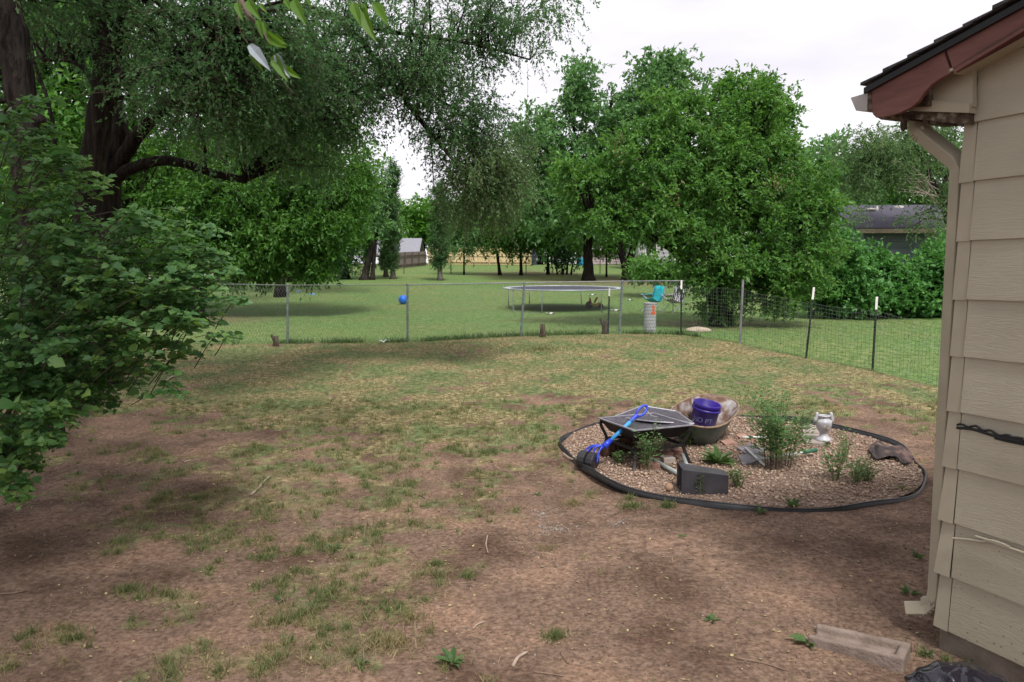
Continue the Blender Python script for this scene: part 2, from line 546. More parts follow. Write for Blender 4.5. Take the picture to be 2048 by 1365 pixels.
def ground_mat():
    m, nt, N, L, bs = nodes_of('yard_soil_and_lawn')
    tc = N.new('ShaderNodeTexCoord')

    def noise(s, d=6, w=None):
        n = N.new('ShaderNodeTexNoise'); n.inputs['Scale'].default_value = s; n.inputs['Detail'].default_value = d
        L.new(tc.outputs['Object'], n.inputs['Vector'])
        return n.outputs['Fac']

    def ramp(src, stops):
        r = N.new('ShaderNodeValToRGB'); e = r.color_ramp.elements
        while len(e) < len(stops):
            e.new(.5)
        for i, (p, c) in enumerate(stops):
            e[i].position = p; e[i].color = (*c, 1)
        L.new(src, r.inputs['Fac'])
        return r.outputs['Color']

    def mix(f, a, b):
        x = N.new('ShaderNodeMix'); x.data_type = 'RGBA'
        L.new(f, x.inputs[0]); L.new(a, x.inputs[6]); L.new(b, x.inputs[7])
        return x.outputs[2]

    def attr(n):
        a = N.new('ShaderNodeAttribute'); a.attribute_name = n
        return a.outputs['Fac']

    def math_(op, a, b):
        x = N.new('ShaderNodeMath'); x.operation = op
        for i, v in enumerate((a, b)):
            if isinstance(v, (int, float)): x.inputs[i].default_value = v
            else: L.new(v, x.inputs[i])
        return x.outputs[0]
    soil = mix(noise(1.3), ramp(noise(21, 12), [(.32, (.074, .048, .036)), (.5, (.158, .102, .073)), (.67, (.245, .168, .124))]),
               ramp(noise(44, 12), [(.35, (.085, .056, .042)), (.52, (.170, .111, .080)), (.69, (.275, .198, .148))]))
    dm = N.new('ShaderNodeMix'); dm.data_type = 'RGBA'; dm.blend_type = 'MULTIPLY'; dm.inputs[0].default_value = 1
    L.new(soil, dm.inputs[6]); L.new(ramp(noise(1.7, 6), [(.34, (.62, .58, .56)), (.5, (1.0, 1.0, 1.0)), (.66, (1.4, 1.34, 1.28))]), dm.inputs[7])
    soil = dm.outputs[2]
    vo = N.new('ShaderNodeTexVoronoi'); vo.inputs['Scale'].default_value = 34
    L.new(tc.outputs['Object'], vo.inputs['Vector'])
    fl = math_('LESS_THAN', vo.outputs['Distance'], .11)
    soil = mix(math_('MULTIPLY', fl, math_('GREATER_THAN', noise(9), .55)), soil, ramp(noise(80), [(.3, (.16, .11, .075)), (.7, (.34, .27, .19))]))
    thatch = mix(ramp(noise(1.6, 6), [(.42, (0, 0, 0)), (.58, (1, 1, 1))]), ramp(noise(17, 10), [(.36, (.075, .064, .03)), (.5, (.205, .178, .08)), (.63, (.36, .31, .165))]),
                 ramp(noise(13, 10), [(.36, (.04, .075, .024)), (.5, (.09, .15, .048)), (.66, (.22, .23, .11))]))
    lawn = mix(ramp(noise(.35, 5), [(.42, (0, 0, 0)), (.68, (1, 1, 1))]),
               ramp(noise(9, 12), [(.36, (.058, .115, .032)), (.5, (.108, .185, .056)), (.66, (.185, .235, .088))]),
               ramp(noise(7, 12), [(.36, (.07, .12, .03)), (.5, (.14, .18, .06)), (.7, (.25, .24, .11))]))
    rag = math_('ADD', math_('MULTIPLY', math_('SUBTRACT', noise(7, 8), .5), 1.5), math_('MULTIPLY', math_('SUBTRACT', noise(45, 4), .5), 1.3))
    cv_ = ramp(math_('ADD', attr('cover'), math_('MULTIPLY', rag, .8)), [(.25, (0, 0, 0)), (.75, (1, 1, 1))])
    col = mix(math_('MULTIPLY', cv_, .85), soil, thatch)
    col = mix(attr('lawn'), col, lawn)
    col = mix(attr('bare'), col, soil)
    L.new(col, bs.inputs['Base Color'])
    bs.inputs['Roughness'].default_value = .95
    bs.inputs['Specular IOR Level'].default_value = .12
    b1 = N.new('ShaderNodeBump'); b1.inputs['Strength'].default_value = .9; b1.inputs['Distance'].default_value = .02
    L.new(noise(38, 10), b1.inputs['Height'])
    b2 = N.new('ShaderNodeBump'); b2.inputs['Strength'].default_value = .5; b2.inputs['Distance'].default_value = .006
    L.new(noise(160, 6), b2.inputs['Height']); L.new(b1.outputs[0], b2.inputs['Normal'])
    L.new(b2.outputs[0], bs.inputs['Normal'])
    return m


ground = np_mesh('ground', np.stack([X.ravel(), Y.ravel(), Z.ravel()], 1), [F], ground_mat(), smooth=True)
tag(ground, 'brown earth yard with patchy grass running into a green lawn', kind='structure')
pf = past_fence(X, Y)
lawn_m = sstep(pf + .25 * (fbm(X * 2, Y * 2) - .5), -.35, .25)
TREEPATCH = [(G(390, 640), 2.4), (GB(1180, 45), 4.0), (GB(1250, 45), 4.5), (G(1430, 648), 1.6), (GB(1060, 54), 4)]
bare = np.zeros_like(X)
for c, r in TREEPATCH:
    bare = np.maximum(bare, .75 * np.clip(1.25 - np.hypot(X - c.x, (Y - c.y)) / r + .9 * (fbm(X * .8, Y * .8) - .5), 0, 1) ** .8)
fl_ = np.exp(-(pf / .22) ** 2) * sstep(fbm(X * 2.2, Y * 2.2), .42, .62) * .7
bare = np.maximum(bare * (pf > -.5), fl_ * (X < 3.6))
for nme, arr in (('cover', cover(X, Y) * np.interp(Y, [4, 6.5, 9, 11.5], [.42, .55, .85, 1])), ('lawn', lawn_m), ('bare', bare)):
    at = ground.data.attributes.new(nme, 'FLOAT', 'POINT')
    at.data.foreach_set('value', np.ascontiguousarray(arr, np.float32).ravel())


def gz(x, y):
    return float(hgt(x, y) + micro(np.float64(x), np.float64(y)))


def GM(px, py, dz=0.0):
    p = G(px, py)
    return Vector((p.x, p.y, gz(p.x, p.y) + dz))


# ------------------------------------------------------------------ near house
dv, nv, ev = Vector((.405, -.914, 0)), Vector((-.914, -.405, 0)), Vector((.914, .405, 0))
CN = Vector((2.17, 3.66, 0))


def W(s=0.0, b=0.0, z=0.0):
    """s along the gable wall towards the camera, b out of the wall"""
    return CN + dv * s + nv * b + Vector((0, 0, z))


def siding_mat():
    m, nt, N, L, bs = nodes_of('cream_siding_paint')
    tc = N.new('ShaderNodeTexCoord'); mp = N.new('ShaderNodeMapping'); ob = N.new('ShaderNodeObjectInfo')
    mp.inputs['Rotation'].default_value = (0, 0, math.radians(66))
    mp.inputs['Scale'].default_value = (1.2, 1.2, 16)
    L.new(tc.outputs['Object'], mp.inputs['Vector'])
    n1 = N.new('ShaderNodeTexNoise'); n1.inputs['Scale'].default_value = 3.2; n1.inputs['Detail'].default_value = 5; n1.inputs['Distortion'].default_value = .6
    L.new(mp.outputs['Vector'], n1.inputs['Vector'])
    wv = N.new('ShaderNodeMath'); wv.operation = 'SINE'
    mu = N.new('ShaderNodeMath'); mu.operation = 'MULTIPLY'; mu.inputs[1].default_value = 42
    L.new(n1.outputs['Fac'], mu.inputs[0]); L.new(mu.outputs[0], wv.inputs[0])
    bp = N.new('ShaderNodeBump'); bp.inputs['Strength'].default_value = .2; bp.inputs['Distance'].default_value = .0025
    L.new(wv.outputs[0], bp.inputs['Height']); L.new(bp.outputs[0], bs.inputs['Normal'])
    n2 = N.new('ShaderNodeTexNoise'); n2.inputs['Scale'].default_value = 2.5; n2.inputs['Detail'].default_value = 8
    L.new(tc.outputs['Object'], n2.inputs['Vector'])
    rp = N.new('ShaderNodeValToRGB')
    rp.color_ramp.elements[0].position = .3; rp.color_ramp.elements[0].color = (.335, .303, .228, 1)
    rp.color_ramp.elements[1].position = .7; rp.color_ramp.elements[1].color = (.405, .37, .282, 1)
    L.new(n2.outputs['Fac'], rp.inputs['Fac'])
    # dirt splashes and chips, thicker low on the wall where rain throws mud
    vo = N.new('ShaderNodeTexVoronoi'); vo.inputs['Scale'].default_value = 24
    L.new(tc.outputs['Object'], vo.inputs['Vector'])
    n3 = N.new('ShaderNodeTexNoise'); n3.inputs['Scale'].default_value = 5
    L.new(tc.outputs['Object'], n3.inputs['Vector'])
    sp = N.new('ShaderNodeSeparateXYZ'); L.new(tc.outputs['Object'], sp.inputs[0])
    mr = N.new('ShaderNodeMapRange'); mr.inputs[1].default_value = 1.3; mr.inputs[2].default_value = .1; mr.inputs[3].default_value = .0; mr.inputs[4].default_value = .25
    L.new(sp.outputs['Z'], mr.inputs[0])
    m2 = N.new('ShaderNodeMath'); m2.operation = 'MULTIPLY'; L.new(mr.outputs[0], m2.inputs[0]); L.new(n3.outputs['Fac'], m2.inputs[1])
    lt = N.new('ShaderNodeMath'); lt.operation = 'LESS_THAN'; L.new(vo.outputs['Distance'], lt.inputs[0]); L.new(m2.outputs[0], lt.inputs[1])
    mx = N.new('ShaderNodeMix'); mx.data_type = 'RGBA'; mx.inputs[7].default_value = (.12, .09, .065, 1)
    m3 = N.new('ShaderNodeMath'); m3.operation = 'MULTIPLY'; m3.inputs[1].default_value = .65; L.new(lt.outputs[0], m3.inputs[0])
    L.new(m3.outputs[0], mx.inputs[0]); L.new(rp.outputs['Color'], mx.inputs[6])
    # mud haze near the ground
    mr2 = N.new('ShaderNodeMapRange'); mr2.inputs[1].default_value = .75; mr2.inputs[2].default_value = .1; mr2.inputs[3].default_value = 0; mr2.inputs[4].default_value = .55
    L.new(sp.outputs['Z'], mr2.inputs[0])
    m4 = N.new('ShaderNodeMath'); m4.operation = 'MULTIPLY'; L.new(mr2.outputs[0], m4.inputs[0]); L.new(n2.outputs['Fac'], m4.inputs[1])
    my = N.new('ShaderNodeMix'); my.data_type = 'RGBA'; my.inputs[7].default_value = (.23, .19, .12, 1)
    L.new(m4.outputs[0], my.inputs[0]); L.new(mx.outputs[2], my.inputs[6])
    L.new(my.outputs[2], bs.inputs['Base Color'])
    bs.inputs['Roughness'].default_value = .6
    return m


M['siding'] = siding_mat()
M['cream'] = mat('cream_paint', [(.32, .287, .215), (.395, .357, .27)], scale=4, rough=.6)
M['red'] = mat('red_brown_fascia_paint', [(.125, .05, .042), (.18, .078, .066)], scale=5, rough=.55, bump=.35, bscale=8, stretch=(1, 1, 5))
M['shingle'] = mat('dark_shingle', [(.03, .027, .03), (.075, .07, .075)], scale=40, rough=.95, bump=.6, bscale=160)
M['rot'] = mat('rotten_wood', [(.03, .02, .014), (.10, .07, .05), (.3, .27, .23)], scale=22, rough=1, bump=1, bscale=60)
M['concrete'] = mat('foundation_concrete', [(.13, .105, .085), (.21, .175, .145)], scale=9, rough=.95, bump=.5, bscale=60)
M['gutter'] = mat('gutter_metal', [(.36, .34, .32), (.45, .43, .41)], scale=4, rough=.5)
M['cable'] = mat('black_cable', (.012, .012, .014), rough=.5)

house = thing('house', CN, 'cream lap-sided house corner with a rotting red-brown eave', 'house')
mb = MB()
mb.slab([W(0.012, -.02, -.3), W(6, -.02, -.3), W(6, -.02, 2.62), W(0.012, -.02, 2.62)], ev * .12)
mb.slab([W(0, -.16, -.3), W(0, -4, -.3), W(0, -4, 2.62), W(0, -.16, 2.62)], dv * .12)
mb.slab([W(0.012, -.02, 2.62), W(6, -.02, 2.62), W(6, -.02, 4.7)], ev * .12)
mb.build('wall', M['cream'], house)
mb = MB(); mb.slab([W(.004, .0, -.3), W(6, .0, -.3), W(6, .0, .14), W(.004, .0, .14)], ev * .018)
mb.build('foundation', M['concrete'], house)
CO = .2765
for i in range(17):
    z0 = .115 + i * CO
    s_lo = 0.05 + max(0, (z0 + .1 - 2.72) / .323)
    j = random.uniform(-.004, .004)
    mb = MB()
    a = .062 if z0 < 2.5 else s_lo
    if s_lo > 5.5:
        break
    zb, zt = z0 + j, z0 + CO + .012
    pr = [(.0, zb), (.020, zb), (.020, zb + .006), (.006, zt), (.0, zt)]
    n = len(pr)
    vs = [W(a, b_, z_) for b_, z_ in pr] + [W(5.9, b_, z_) for b_, z_ in pr]
    mb.add(vs, [tuple(range(n)), tuple(range(n, 2 * n))[::-1]] + [(k, (k + 1) % n, n + (k + 1) % n, n + k) for k in range(n)])
    mb.build('siding_board', M['siding'], house)
    if z0 < 2.5:
        # bent metal corner piece over each lap
        mb = MB()
        e0, e1 = {0: .018, 1: .026, 2: .022, 3: .018}.get(i, .012) + random.uniform(0, .003), .006
        mb.add([W(.058, e0, zb - .004), W(-e0, e0, zb - .004), W(-e1, e1, zt), W(.058, e1, zt), W(-e0, -.06, zb - .004), W(-e1, -.06, zt),
                W(.058, e0 - .022, zb - .004), W(-e0 + .02, e0 - .022, zb - .004), W(-e0 + .02, -.06, zb - .004)],
               [(0, 1, 2, 3), (1, 4, 5, 2), (0, 6, 7, 1), (1, 7, 8, 4)])
        mb.build('corner_cap', M['cream'], house)
        # boards of the hidden side, short returns
        mb = MB()
        vs = [W(-b_, -.062, z_) for b_, z_ in pr] + [W(-b_, -3.9, z_) for b_, z_ in pr]
        mb.add(vs, [tuple(range(n)), tuple(range(n, 2 * n))[::-1]] + [(k, (k + 1) % n, n + (k + 1) % n, n + k) for k in range(n)])
        mb.build('siding_board', M['siding'], house)

RB = .16          # how far the rake board stands off the wall
pl0, pln = W(0, RB), nv


def on_rake(px, py, b=RB):
    return on_plane(px, py, W(0, b), nv)


def px_slab(name, pts, b, th, m, parent=house, bevel=0):
    mb = MB(); mb.slab([on_rake(x, y, b) for x, y in pts], ev * th)
    return mb.build(name, m, parent, bevel=bevel)


px_slab('rake_board', [(1743, 176), (1800, 144), (1887, 96), (1889, 110), (1902, 146), (1880, 158), (1862, 170), (1848, 186), (1836, 204), (1822, 215),
                       (1800, 226), (1770, 234), (1752, 236), (1745, 228)], RB, .022, M['red'], bevel=.002)
tipT, up1 = on_rake(1889, 95), None
p_a, p_b = on_rake(1889, 95), on_rake(2000, 34)
sl = (p_b - p_a).normalized()
q_a, q_b = on_rake(1904, 147), on_rake(2048, 61)
ql = (q_b - q_a).normalized()
mb = MB(); mb.slab([p_a + sl * .006, p_a + sl * 4.6, q_a + ql * 4.6, q_a + ql * .012], ev * .022)
mb.build('rake_board', M['red'], house, bevel=.002)
# roof deck and shingle courses running back along the eave
tip = on_rake(1737, 170)
mb = MB(); mb.slab([tip + Vector((0, 0, -.006)) - sl * -.02, tip + sl * 5.2, tip + sl * 5.2 + Vector((0, 0, -.03)), tip + sl * .02 + Vector((0, 0, -.036))], ev * 4.2)
mb.build('roof_deck', M['rot'], house)
for i in range(34):
    o0 = tip + sl * (-.035 + i * .143) + nv * (.028 + random.uniform(-.008, .008)) + Vector((0, 0, .004))
    t1 = .012 + random.uniform(0, .006)
    mb = MB()
    mb.slab([o0 + Vector((0, 0, .006)), o0 + Vector((0, 0, .006 + t1)), o0 + sl * .19 + Vector((0, 0, .006)), o0 + sl * .19], ev * 4.2)
    mb.build('shingle_strip', M['shingle'], house)
mb = MB()
e0 = tip + Vector((0, 0, -.012))
mb.slab([e0 - sl * .012 + nv * .02, e0 + sl * 5.2 + nv * .02, e0 + sl * 5.2 + nv * .02 + Vector((0, 0, -.03)), e0 - sl * .012 + nv * .02 + Vector((0, 0, -.03))], ev * .016)
mb.build('drip_edge', M['cable'], house)
# gutter, seen end on, running back along the eave
g = [(1701, 196), (1734, 186), (1736, 190), (1734, 222), (1712, 222)]
px_slab('gutter', g, RB - .01, 4.0, M['gutter'])
px_slab('gutter_end', [(1735, 183), (1742, 180), (1746, 226), (1735, 224)], RB - .004, .12, M['rot'])
# soffit boards, rotten return and its broken underside
zs = on_rake(1905, 150).z
mb = MB()
mb.slab([q_a + ql * -.02 + Vector((0, 0, .012)), q_a + ql * 4.6 + Vector((0, 0, .012)), q_a + ql * 4.6 + ev * .2 + Vector((0, 0, .012)), q_a - ql * .02 + ev * .2 + Vector((0, 0, .012))], Vector((0, 0, .014)))
mb.build('soffit', M['cream'], house)
px_slab('return_board', [(1850, 172), (1885, 150), (1935, 120), (1945, 120), (1945, 214), (1850, 212)], .055, .03, M['cream'])
px_slab('return_board', [(1832, 206), (1855, 200), (1938, 208), (1938, 226), (1815, 222)], .07, .05, M['cream'])
px_slab('rotten_patch', [(1822, 214), (1836, 196), (1848, 172), (1856, 176), (1858, 212), (1832, 214)], .09, .03, M['rot'])
px_slab('return_underside', [(1790, 224), (1938, 226), (1938, 249), (1880, 244), (1850, 240), (1806, 237)], .05, .16, M['rot'])
px_slab('eave_board', [(1746, 230), (1806, 226), (1806, 240), (1790, 236), (1762, 240)], .1, .5, M['rot'])
px_slab('hanging_splinter', [(1801, 232), (1810, 232), (1809, 258), (1802, 262), (1800, 250)], .06, .02, M['rot'])
# downspout
def DS(a, z, e=0.0):
    return CN - dv * a + ev * e + Vector((0, 0, z))


mb = MB()
mb.tube([DS(.30, 2.74, .05), DS(.30, 2.66, .05), DS(.285, 2.62, .05), DS(.08, 2.445, .05), DS(.056, 2.40, .05), DS(.056, .26, .05), DS(.063, .2, .05), DS(.10, .155, .045), DS(.2, .115, .03)],
        [.05, .05, .052, .052, .05, .05, .052, .054, .054], n=4, flat=.9)
mb.build('downspout', M['cream'], house, bevel=.006)
mb = MB()
for i in range(7):
    t = i / 6
    a = DS(.063, .215, .05).lerp(DS(.115, .147, .045), t)
    tt = Vector((0, 0, -1)).lerp(-dv, t).normalized()
    mb.tube([a - tt * .004, a + tt * .004], .0585, n=4, flat=.9)
mb.build('downspout_elbow', M['cream'], house)
mb = MB()
for i in range(6):
    a = DS(.30, 2.65, .05).lerp(DS(.265, 2.6, .05), i / 5)
    tt = Vector((0, 0, -1)).lerp((DS(.10, 2.445) - DS(.285, 2.62)).normalized(), i / 5).normalized()
    mb.tube([a - tt * .003, a + tt * .003], .056, n=4, flat=.9)
mb.build('downspout_elbow', M['cream'], house)
mb = MB()
pts = [on_plane(x, y, W(0, .04), nv) for x, y in ((1914, 856), (1945, 859), (1975, 868), (2010, 878), (2048, 886), (2110, 902))]
pts.append(W(3.5, .04, pts[-1].z))
mb.tube(crom(pts, 5), .0075, n=8)
mb.tube([p + Vector((0, 0, .014 + .006 * math.sin(i * 1.3))) for i, p in enumerate(crom(pts, 5))], .006, n=8)
mb.smooth = True
mb.build('cable', M['cable'], house)
mb = MB()
pts = [on_plane(x, y, W(0, .038), nv) for x, y in ((1905, 1077), (1930, 1079), (1965, 1083), (1985, 1082), (2020, 1094), (2060, 1110))]
pts.append(W(3.5, .038, pts[-1].z))
mb.tube(crom(pts, 5), .006, n=8)
mb.build('telephone_wire', M['cream'], house)

# ------------------------------------------------------------------ chain link fence between the yards
M['galv'] = mat('galvanised_post', [(.10, .125, .13), (.2, .225, .23)], scale=14, rough=.6, metal=.3)
M['rail'] = mat('pale_rail', [(.16, .165, .175), (.27, .275, .285)], scale=10, rough=.5, metal=.2)
M['mesh'] = mat('wire_mesh', [(.10, .115, .11), (.17, .18, .17)], rough=.6, metal=.2)
M['tpost'] = mat('dark_green_tpost', [(.008, .016, .012), (.025, .032, .026)], scale=20, rough=.6)
M['white'] = mat('white_paint', [(.62, .6, .58), (.78, .76, .74)], scale=14, rough=.6)
UPV = Vector((0, 0, 1))


def chain_mesh(name, line, heights, p, r, m, parent, zig=True):
    A, B = [], []
    for (a, b, h0, h1) in [(line[i], line[i + 1], heights[i], heights[i + 1]) for i in range(len(line) - 1)]:
        d = (b - a); Lh = math.hypot(d.x, d.y); n = max(1, int(Lh / p))
        s = np.arange(n + 1) / n
        base = np.array(a)[None] + s[:, None] * np.array(d)[None]
        base[:, 2] = hgt(base[:, 0], base[:, 1]) + .03
        top = np.array([a.z + h0 + (b.z + h1 - a.z - h0) * t for t in s])
        if zig:
            K = int(1.15 / p)
            k = np.arange(K + 1) / K
            off = (np.arange(K + 1) % 2) * (Lh / n)
            du = np.array([d.x, d.y]) / Lh
            q = np.zeros((n + 1, K + 1, 3))
            q[:, :, 0] = base[:, None, 0] + off[None] * du[0]
            q[:, :, 1] = base[:, None, 1] + off[None] * du[1]
            q[:, :, 2] = base[:, None, 2] + k[None] * (top - base[:, 2])[:, None]
            q[:, :, 1] += rng.normal(0, .004, q.shape[:2])
            A.append(q[:, :-1].reshape(-1, 3)); B.append(q[:, 1:].reshape(-1, 3))
        else:
            tp = base.copy(); tp[:, 2] = top
            tp[:, :2] += rng.normal(0, .012, (n + 1, 2))
            A.append(base); B.append(tp)
            rows = int(1.1 / (p * 1.0))
            for j in range(rows + 1):
                q = base.copy(); q[:, 2] += (top - base[:, 2]) * j / rows
                q[:, 2] += .012 * np.sin(s * 9 + j) * (j / rows)
                A.append(q[:-1]); B.append(q[1:])
    o = wires(name, np.concatenate(A), np.concatenate(B), r, m, parent)
    tag(o, kind='stuff')
    return o


fence = thing('chain_link_fence', FEN[2], 'low galvanised chain link fence dividing the worn yard from the lawn', 'fence')
TOP = [P(310, 566, FEN[0].y), P(575, 571, FEN[1].y), P(815, 570, FEN[2].y), P(1049, 566, FEN[3].y), P(1245, 563, FEN[4].y), P(1363, 562, FEN[5].y)]
far_l = FEN[0] + Vector((-8, -.3, 0)); far_l.z = hgt1(far_l.x, far_l.y)
line = [far_l] + FEN
hts = [1.24] + [TOP[i].z - FEN[i].z for i in range(6)]
chain_mesh('wire_mesh', line, hts, .058, .004, M['mesh'], fence)
for i in range(5):
    mb = MB(); mb.tube([FEN[i] - UPV * .1, TOP[i] + UPV * .01], .027 if i in (3, 4) else .022, n=10)
    mb.tube([TOP[i] + UPV * .01, TOP[i] + UPV * .03], [.03, .012], n=10)
    mb.smooth = True
    mb.build('post', M['galv'], fence)
mb = MB(); mb.tube([far_l + UPV * 1.26, TOP[0], TOP[1], TOP[2]], .009, n=6); mb.build('tension_wire', M['mesh'], fence)
A_, B_ = [], []
for i in range(2):
    n = 60
    for k in range(n):
        q = TOP[i].lerp(TOP[i + 1], k / n); A_.append(q - UPV * .012); B_.append(q + UPV * .017 + (TOP[i + 1] - TOP[i]).normalized() * .012)
for i in range(2):
    pass
tag(wires('wire_knuckles', A_, B_, .004, M['mesh'], fence), kind='stuff')
mb = MB(); mb.tube([TOP[2], TOP[3], TOP[4], TOP[5] + Vector((.06, 0, 0))], .013, n=8); mb.smooth = True; mb.build('top_rail', M['rail'], fence)


def t_post(b, t, white_frac, label):
    o = thing('fence_post', b, label, 'fence post', 'dark steel posts with white tips')
    ax = (t - b)
    mid = b + ax * (1 - white_frac)
    side = Vector((1, 0, 0))
    fw = ax.normalized().cross(side).normalized()
    for nm, a, c, m in (('shaft', b - ax * .08, mid, M['tpost']), ('white_tip', mid, t, M['white'])):
        mb = MB()
        w, d, th = .019, .034, .0045
        sec = [(-w, 0), (w, 0), (w, th), (th * .7, th), (th * .7, d), (-th * .7, d), (-th * .7, th), (-w, th)]
        vs = [a + side * x + fw * y for x, y in sec] + [c + side * x + fw * y for x, y in sec]
        n = 8
        mb.add(vs, [tuple(range(n)), tuple(range(n, 2 * n))] + [(k, (k + 1) % n, n + (k + 1) % n, n + k) for k in range(n)])
        if nm == 'shaft':
            for k in range(16):
                q = a.lerp(c, .1 + .85 * k / 16)
                mb.box(q - fw * .004, (.012, .01, .012))
        mb.build(nm, m, o)
    return o


for (bx, by), (tx, ty), wf, lab in (((1216, 668), (1219, 576), .18, 'dark steel post with white tip standing by the forked stump'),
                                    ((1362, 671), (1363, 561), .16, 'dark white-tipped post where chain link meets the wire fence'),
                                    ((1612, 717), (1628, 575), .17, 'leaning dark white-tipped post midway along the wire fence'),
                                    ((1745, 742), (1754, 594), .17, 'dark white-tipped wire fence post standing closest to the house')):
    b = G(bx, by)
    t_post(b, P(tx, ty, b.y), wf, lab)
wf = thing('wire_fence', WIR[1], 'sagging welded wire garden fence strung towards the house', 'fence')
WT = [1.12, 1.10, 1.0, .98, .9]
chain_mesh('wire_mesh', WIR, WT, .075, .0024, M['mesh'], wf, zig=False)
mb = MB(); mb.tube([WIR[1] - UPV * .1, P(1486, 560, WIR[1].y)], .024, n=10); mb.smooth = True
mb.build('post', M['rail'], wf)

# ------------------------------------------------------------------ gravel bed in its plastic edging
M['edging'] = mat('black_edging_plastic', [(.010, .010, .012), (.03, .03, .034)], scale=8, rough=.42, spec=.5)
M['gravelbed'] = mat('gravel_bed', [(.09, .055, .042), (.2, .135, .10), (.30, .225, .18)], scale=34, rough=.95, bump=1, bscale=50, bdist=.02)
M['pebble'] = leafmat('pebble', [(.15, .092, .062), (.30, .205, .148), (.42, .315, .24), (.50, .42, .34)], trans=0.0, rough=.85, spec=.2)
M['palepebble'] = leafmat('pale_pebble', [(.13, .105, .09), (.22, .185, .16), (.32, .285, .26)], trans=0.0, rough=.85, spec=.2)
ba = np.linspace(0, 2 * np.pi, 97)[:-1]
rows = [0, .25, .5, .7, .85, .96, .995]
V = []
for q in rows:
    rr = ring_r(ba) * q
    x, y = RING_C.x + rr * np.cos(ba), RING_C.y + rr * np.sin(ba)
    V.append(np.stack([x, y, hgt(x, y) + .022 + .02 * (1 - q) + .02 * (fbm(x * 4, y * 4) - .5)], 1))
V = np.concatenate(V)
n = 96
F = np.array([[i * n + j, i * n + (j + 1) % n, (i + 1) * n + (j + 1) % n, (i + 1) * n + j] for i in range(len(rows) - 1) for j in range(n)])
bed = np_mesh('gravel_ground', V, [F], M['gravelbed'], smooth=True)
tag(bed, 'round bed of pinkish gravel inside the black edging', kind='structure')


def bed_z(x, y):
    q = math.hypot(x - RING_C.x, y - RING_C.y) / RING_R
    return hgt1(x, y) + .022 + .02 * (1 - min(1, q)) + .02 * (float(fbm(np.float64(x * 4), np.float64(y * 4))) - .5)


def R(px, py, dz=0.0):
    """point on the gravel bed under a pixel"""
    p = G(px, py)
    d = ray(px, py)
    z = bed_z(p.x, p.y)
    t = (z - CAMZ) / d.z
    p = Vector((0, 0, CAMZ)) + d * t
    return Vector((p.x, p.y, bed_z(p.x, p.y) + dz))


# pebble template: squashed 20-face stone
def stone_tpl():
    v = np.array([(.5, 0, .02), (.06, .46, -.03), (-.48, .05, .04), (-.04, -.5, 0), (.07, -.05, .34), (-.03, .06, -.3)])
    f = [[0, 1, 4], [1, 2, 4], [2, 3, 4], [3, 0, 4], [1, 0, 5], [2, 1, 5], [3, 2, 5], [0, 3, 5]]
    return v, f


STONE = stone_tpl()


def stones(name, pos, size, m, label, parent=None):
    n = len(pos)
    T = unit(rng.normal(0, 1, (n, 3)) * [1, 1, .25]); N = unit(rng.normal(0, .35, (n, 3)) + [0, 0, 1])
    V = leaf_verts(pos, T, N, size, size * rng.uniform(.6, 1, n), STONE)
    F = ((np.arange(n) * len(STONE[0]))[:, None, None] + np.array(STONE[1])[None]).reshape(-1, 3)
    o = np_mesh(name, V.reshape(-1, 3), [F], m, parent, smooth=False)
    return tag(o, label, kind='stuff')


n = 9000
r_ = np.sqrt(rng.random(n)) * .985; a_ = rng.random(n) * 2 * np.pi
x = RING_C.x + r_ * ring_r(a_) * np.cos(a_); y = RING_C.y + r_ * ring_r(a_) * np.sin(a_)
z = hgt(x, y) + .022 + .02 * (1 - r_) + .02 * (fbm(x * 4, y * 4) - .5) + rng.uniform(0, .012, n)
stones('gravel', np.stack([x, y, z], 1), np.exp(rng.normal(math.log(.024), .38, n)).clip(.009, .06), M['pebble'], 'loose pinkish gravel stones filling the round bed')

# edging strip: taller and peeled outwards at its front left
aa = np.linspace(0, 2 * np.pi, 145)[:-1]
vs = []
for a in aa:
    peel = math.exp(-((a - math.radians(217)) / .30) ** 2)
    r0_ = float(ring_r(np.float64(a)))
    wob = .012 * math.sin(7 * a) + .01 * math.sin(13 * a + 1)
    h = .04 + .012 * math.sin(2 * a + 1) + .05 * peel + .012 * math.sin(9 * a) + .035 * math.exp(-((a - .75) / .35) ** 2)
    lean = .10 * peel + .015 * math.sin(5 * a)
    for rr, up_ in ((r0_ + wob, -.06), (r0_ + wob + lean, h), (r0_ + wob + lean + .012, h), (r0_ + wob + .012, -.06)):
        x, y = RING_C.x + rr * math.cos(a), RING_C.y + rr * math.sin(a)
        vs.append((x, y, hgt1(RING_C.x + r0_ * math.cos(a), RING_C.y + r0_ * math.sin(a)) + up_))
k = len(aa)
mb = MB(); mb.smooth = True
mb.add(vs, [(i * 4 + j, i * 4 + (j + 1) % 4, ((i + 1) % k) * 4 + (j + 1) % 4, ((i + 1) % k) * 4 + j) for i in range(k) for j in range(4)])
tp = []
for i, a in enumerate(aa):
    v = vs[i * 4 + 1]; tp.append(Vector(v) + Vector((.006 * math.cos(a), .006 * math.sin(a), 0)))
mb.tube(tp + [tp[0]], .0075, n=6, caps=False)
tag(mb.build('garden_edging', M['edging'], loc=(RING_C.x, RING_C.y, hgt1(RING_C.x, RING_C.y))), 'wavy black plastic edging ringing the gravel bed', 'edging')

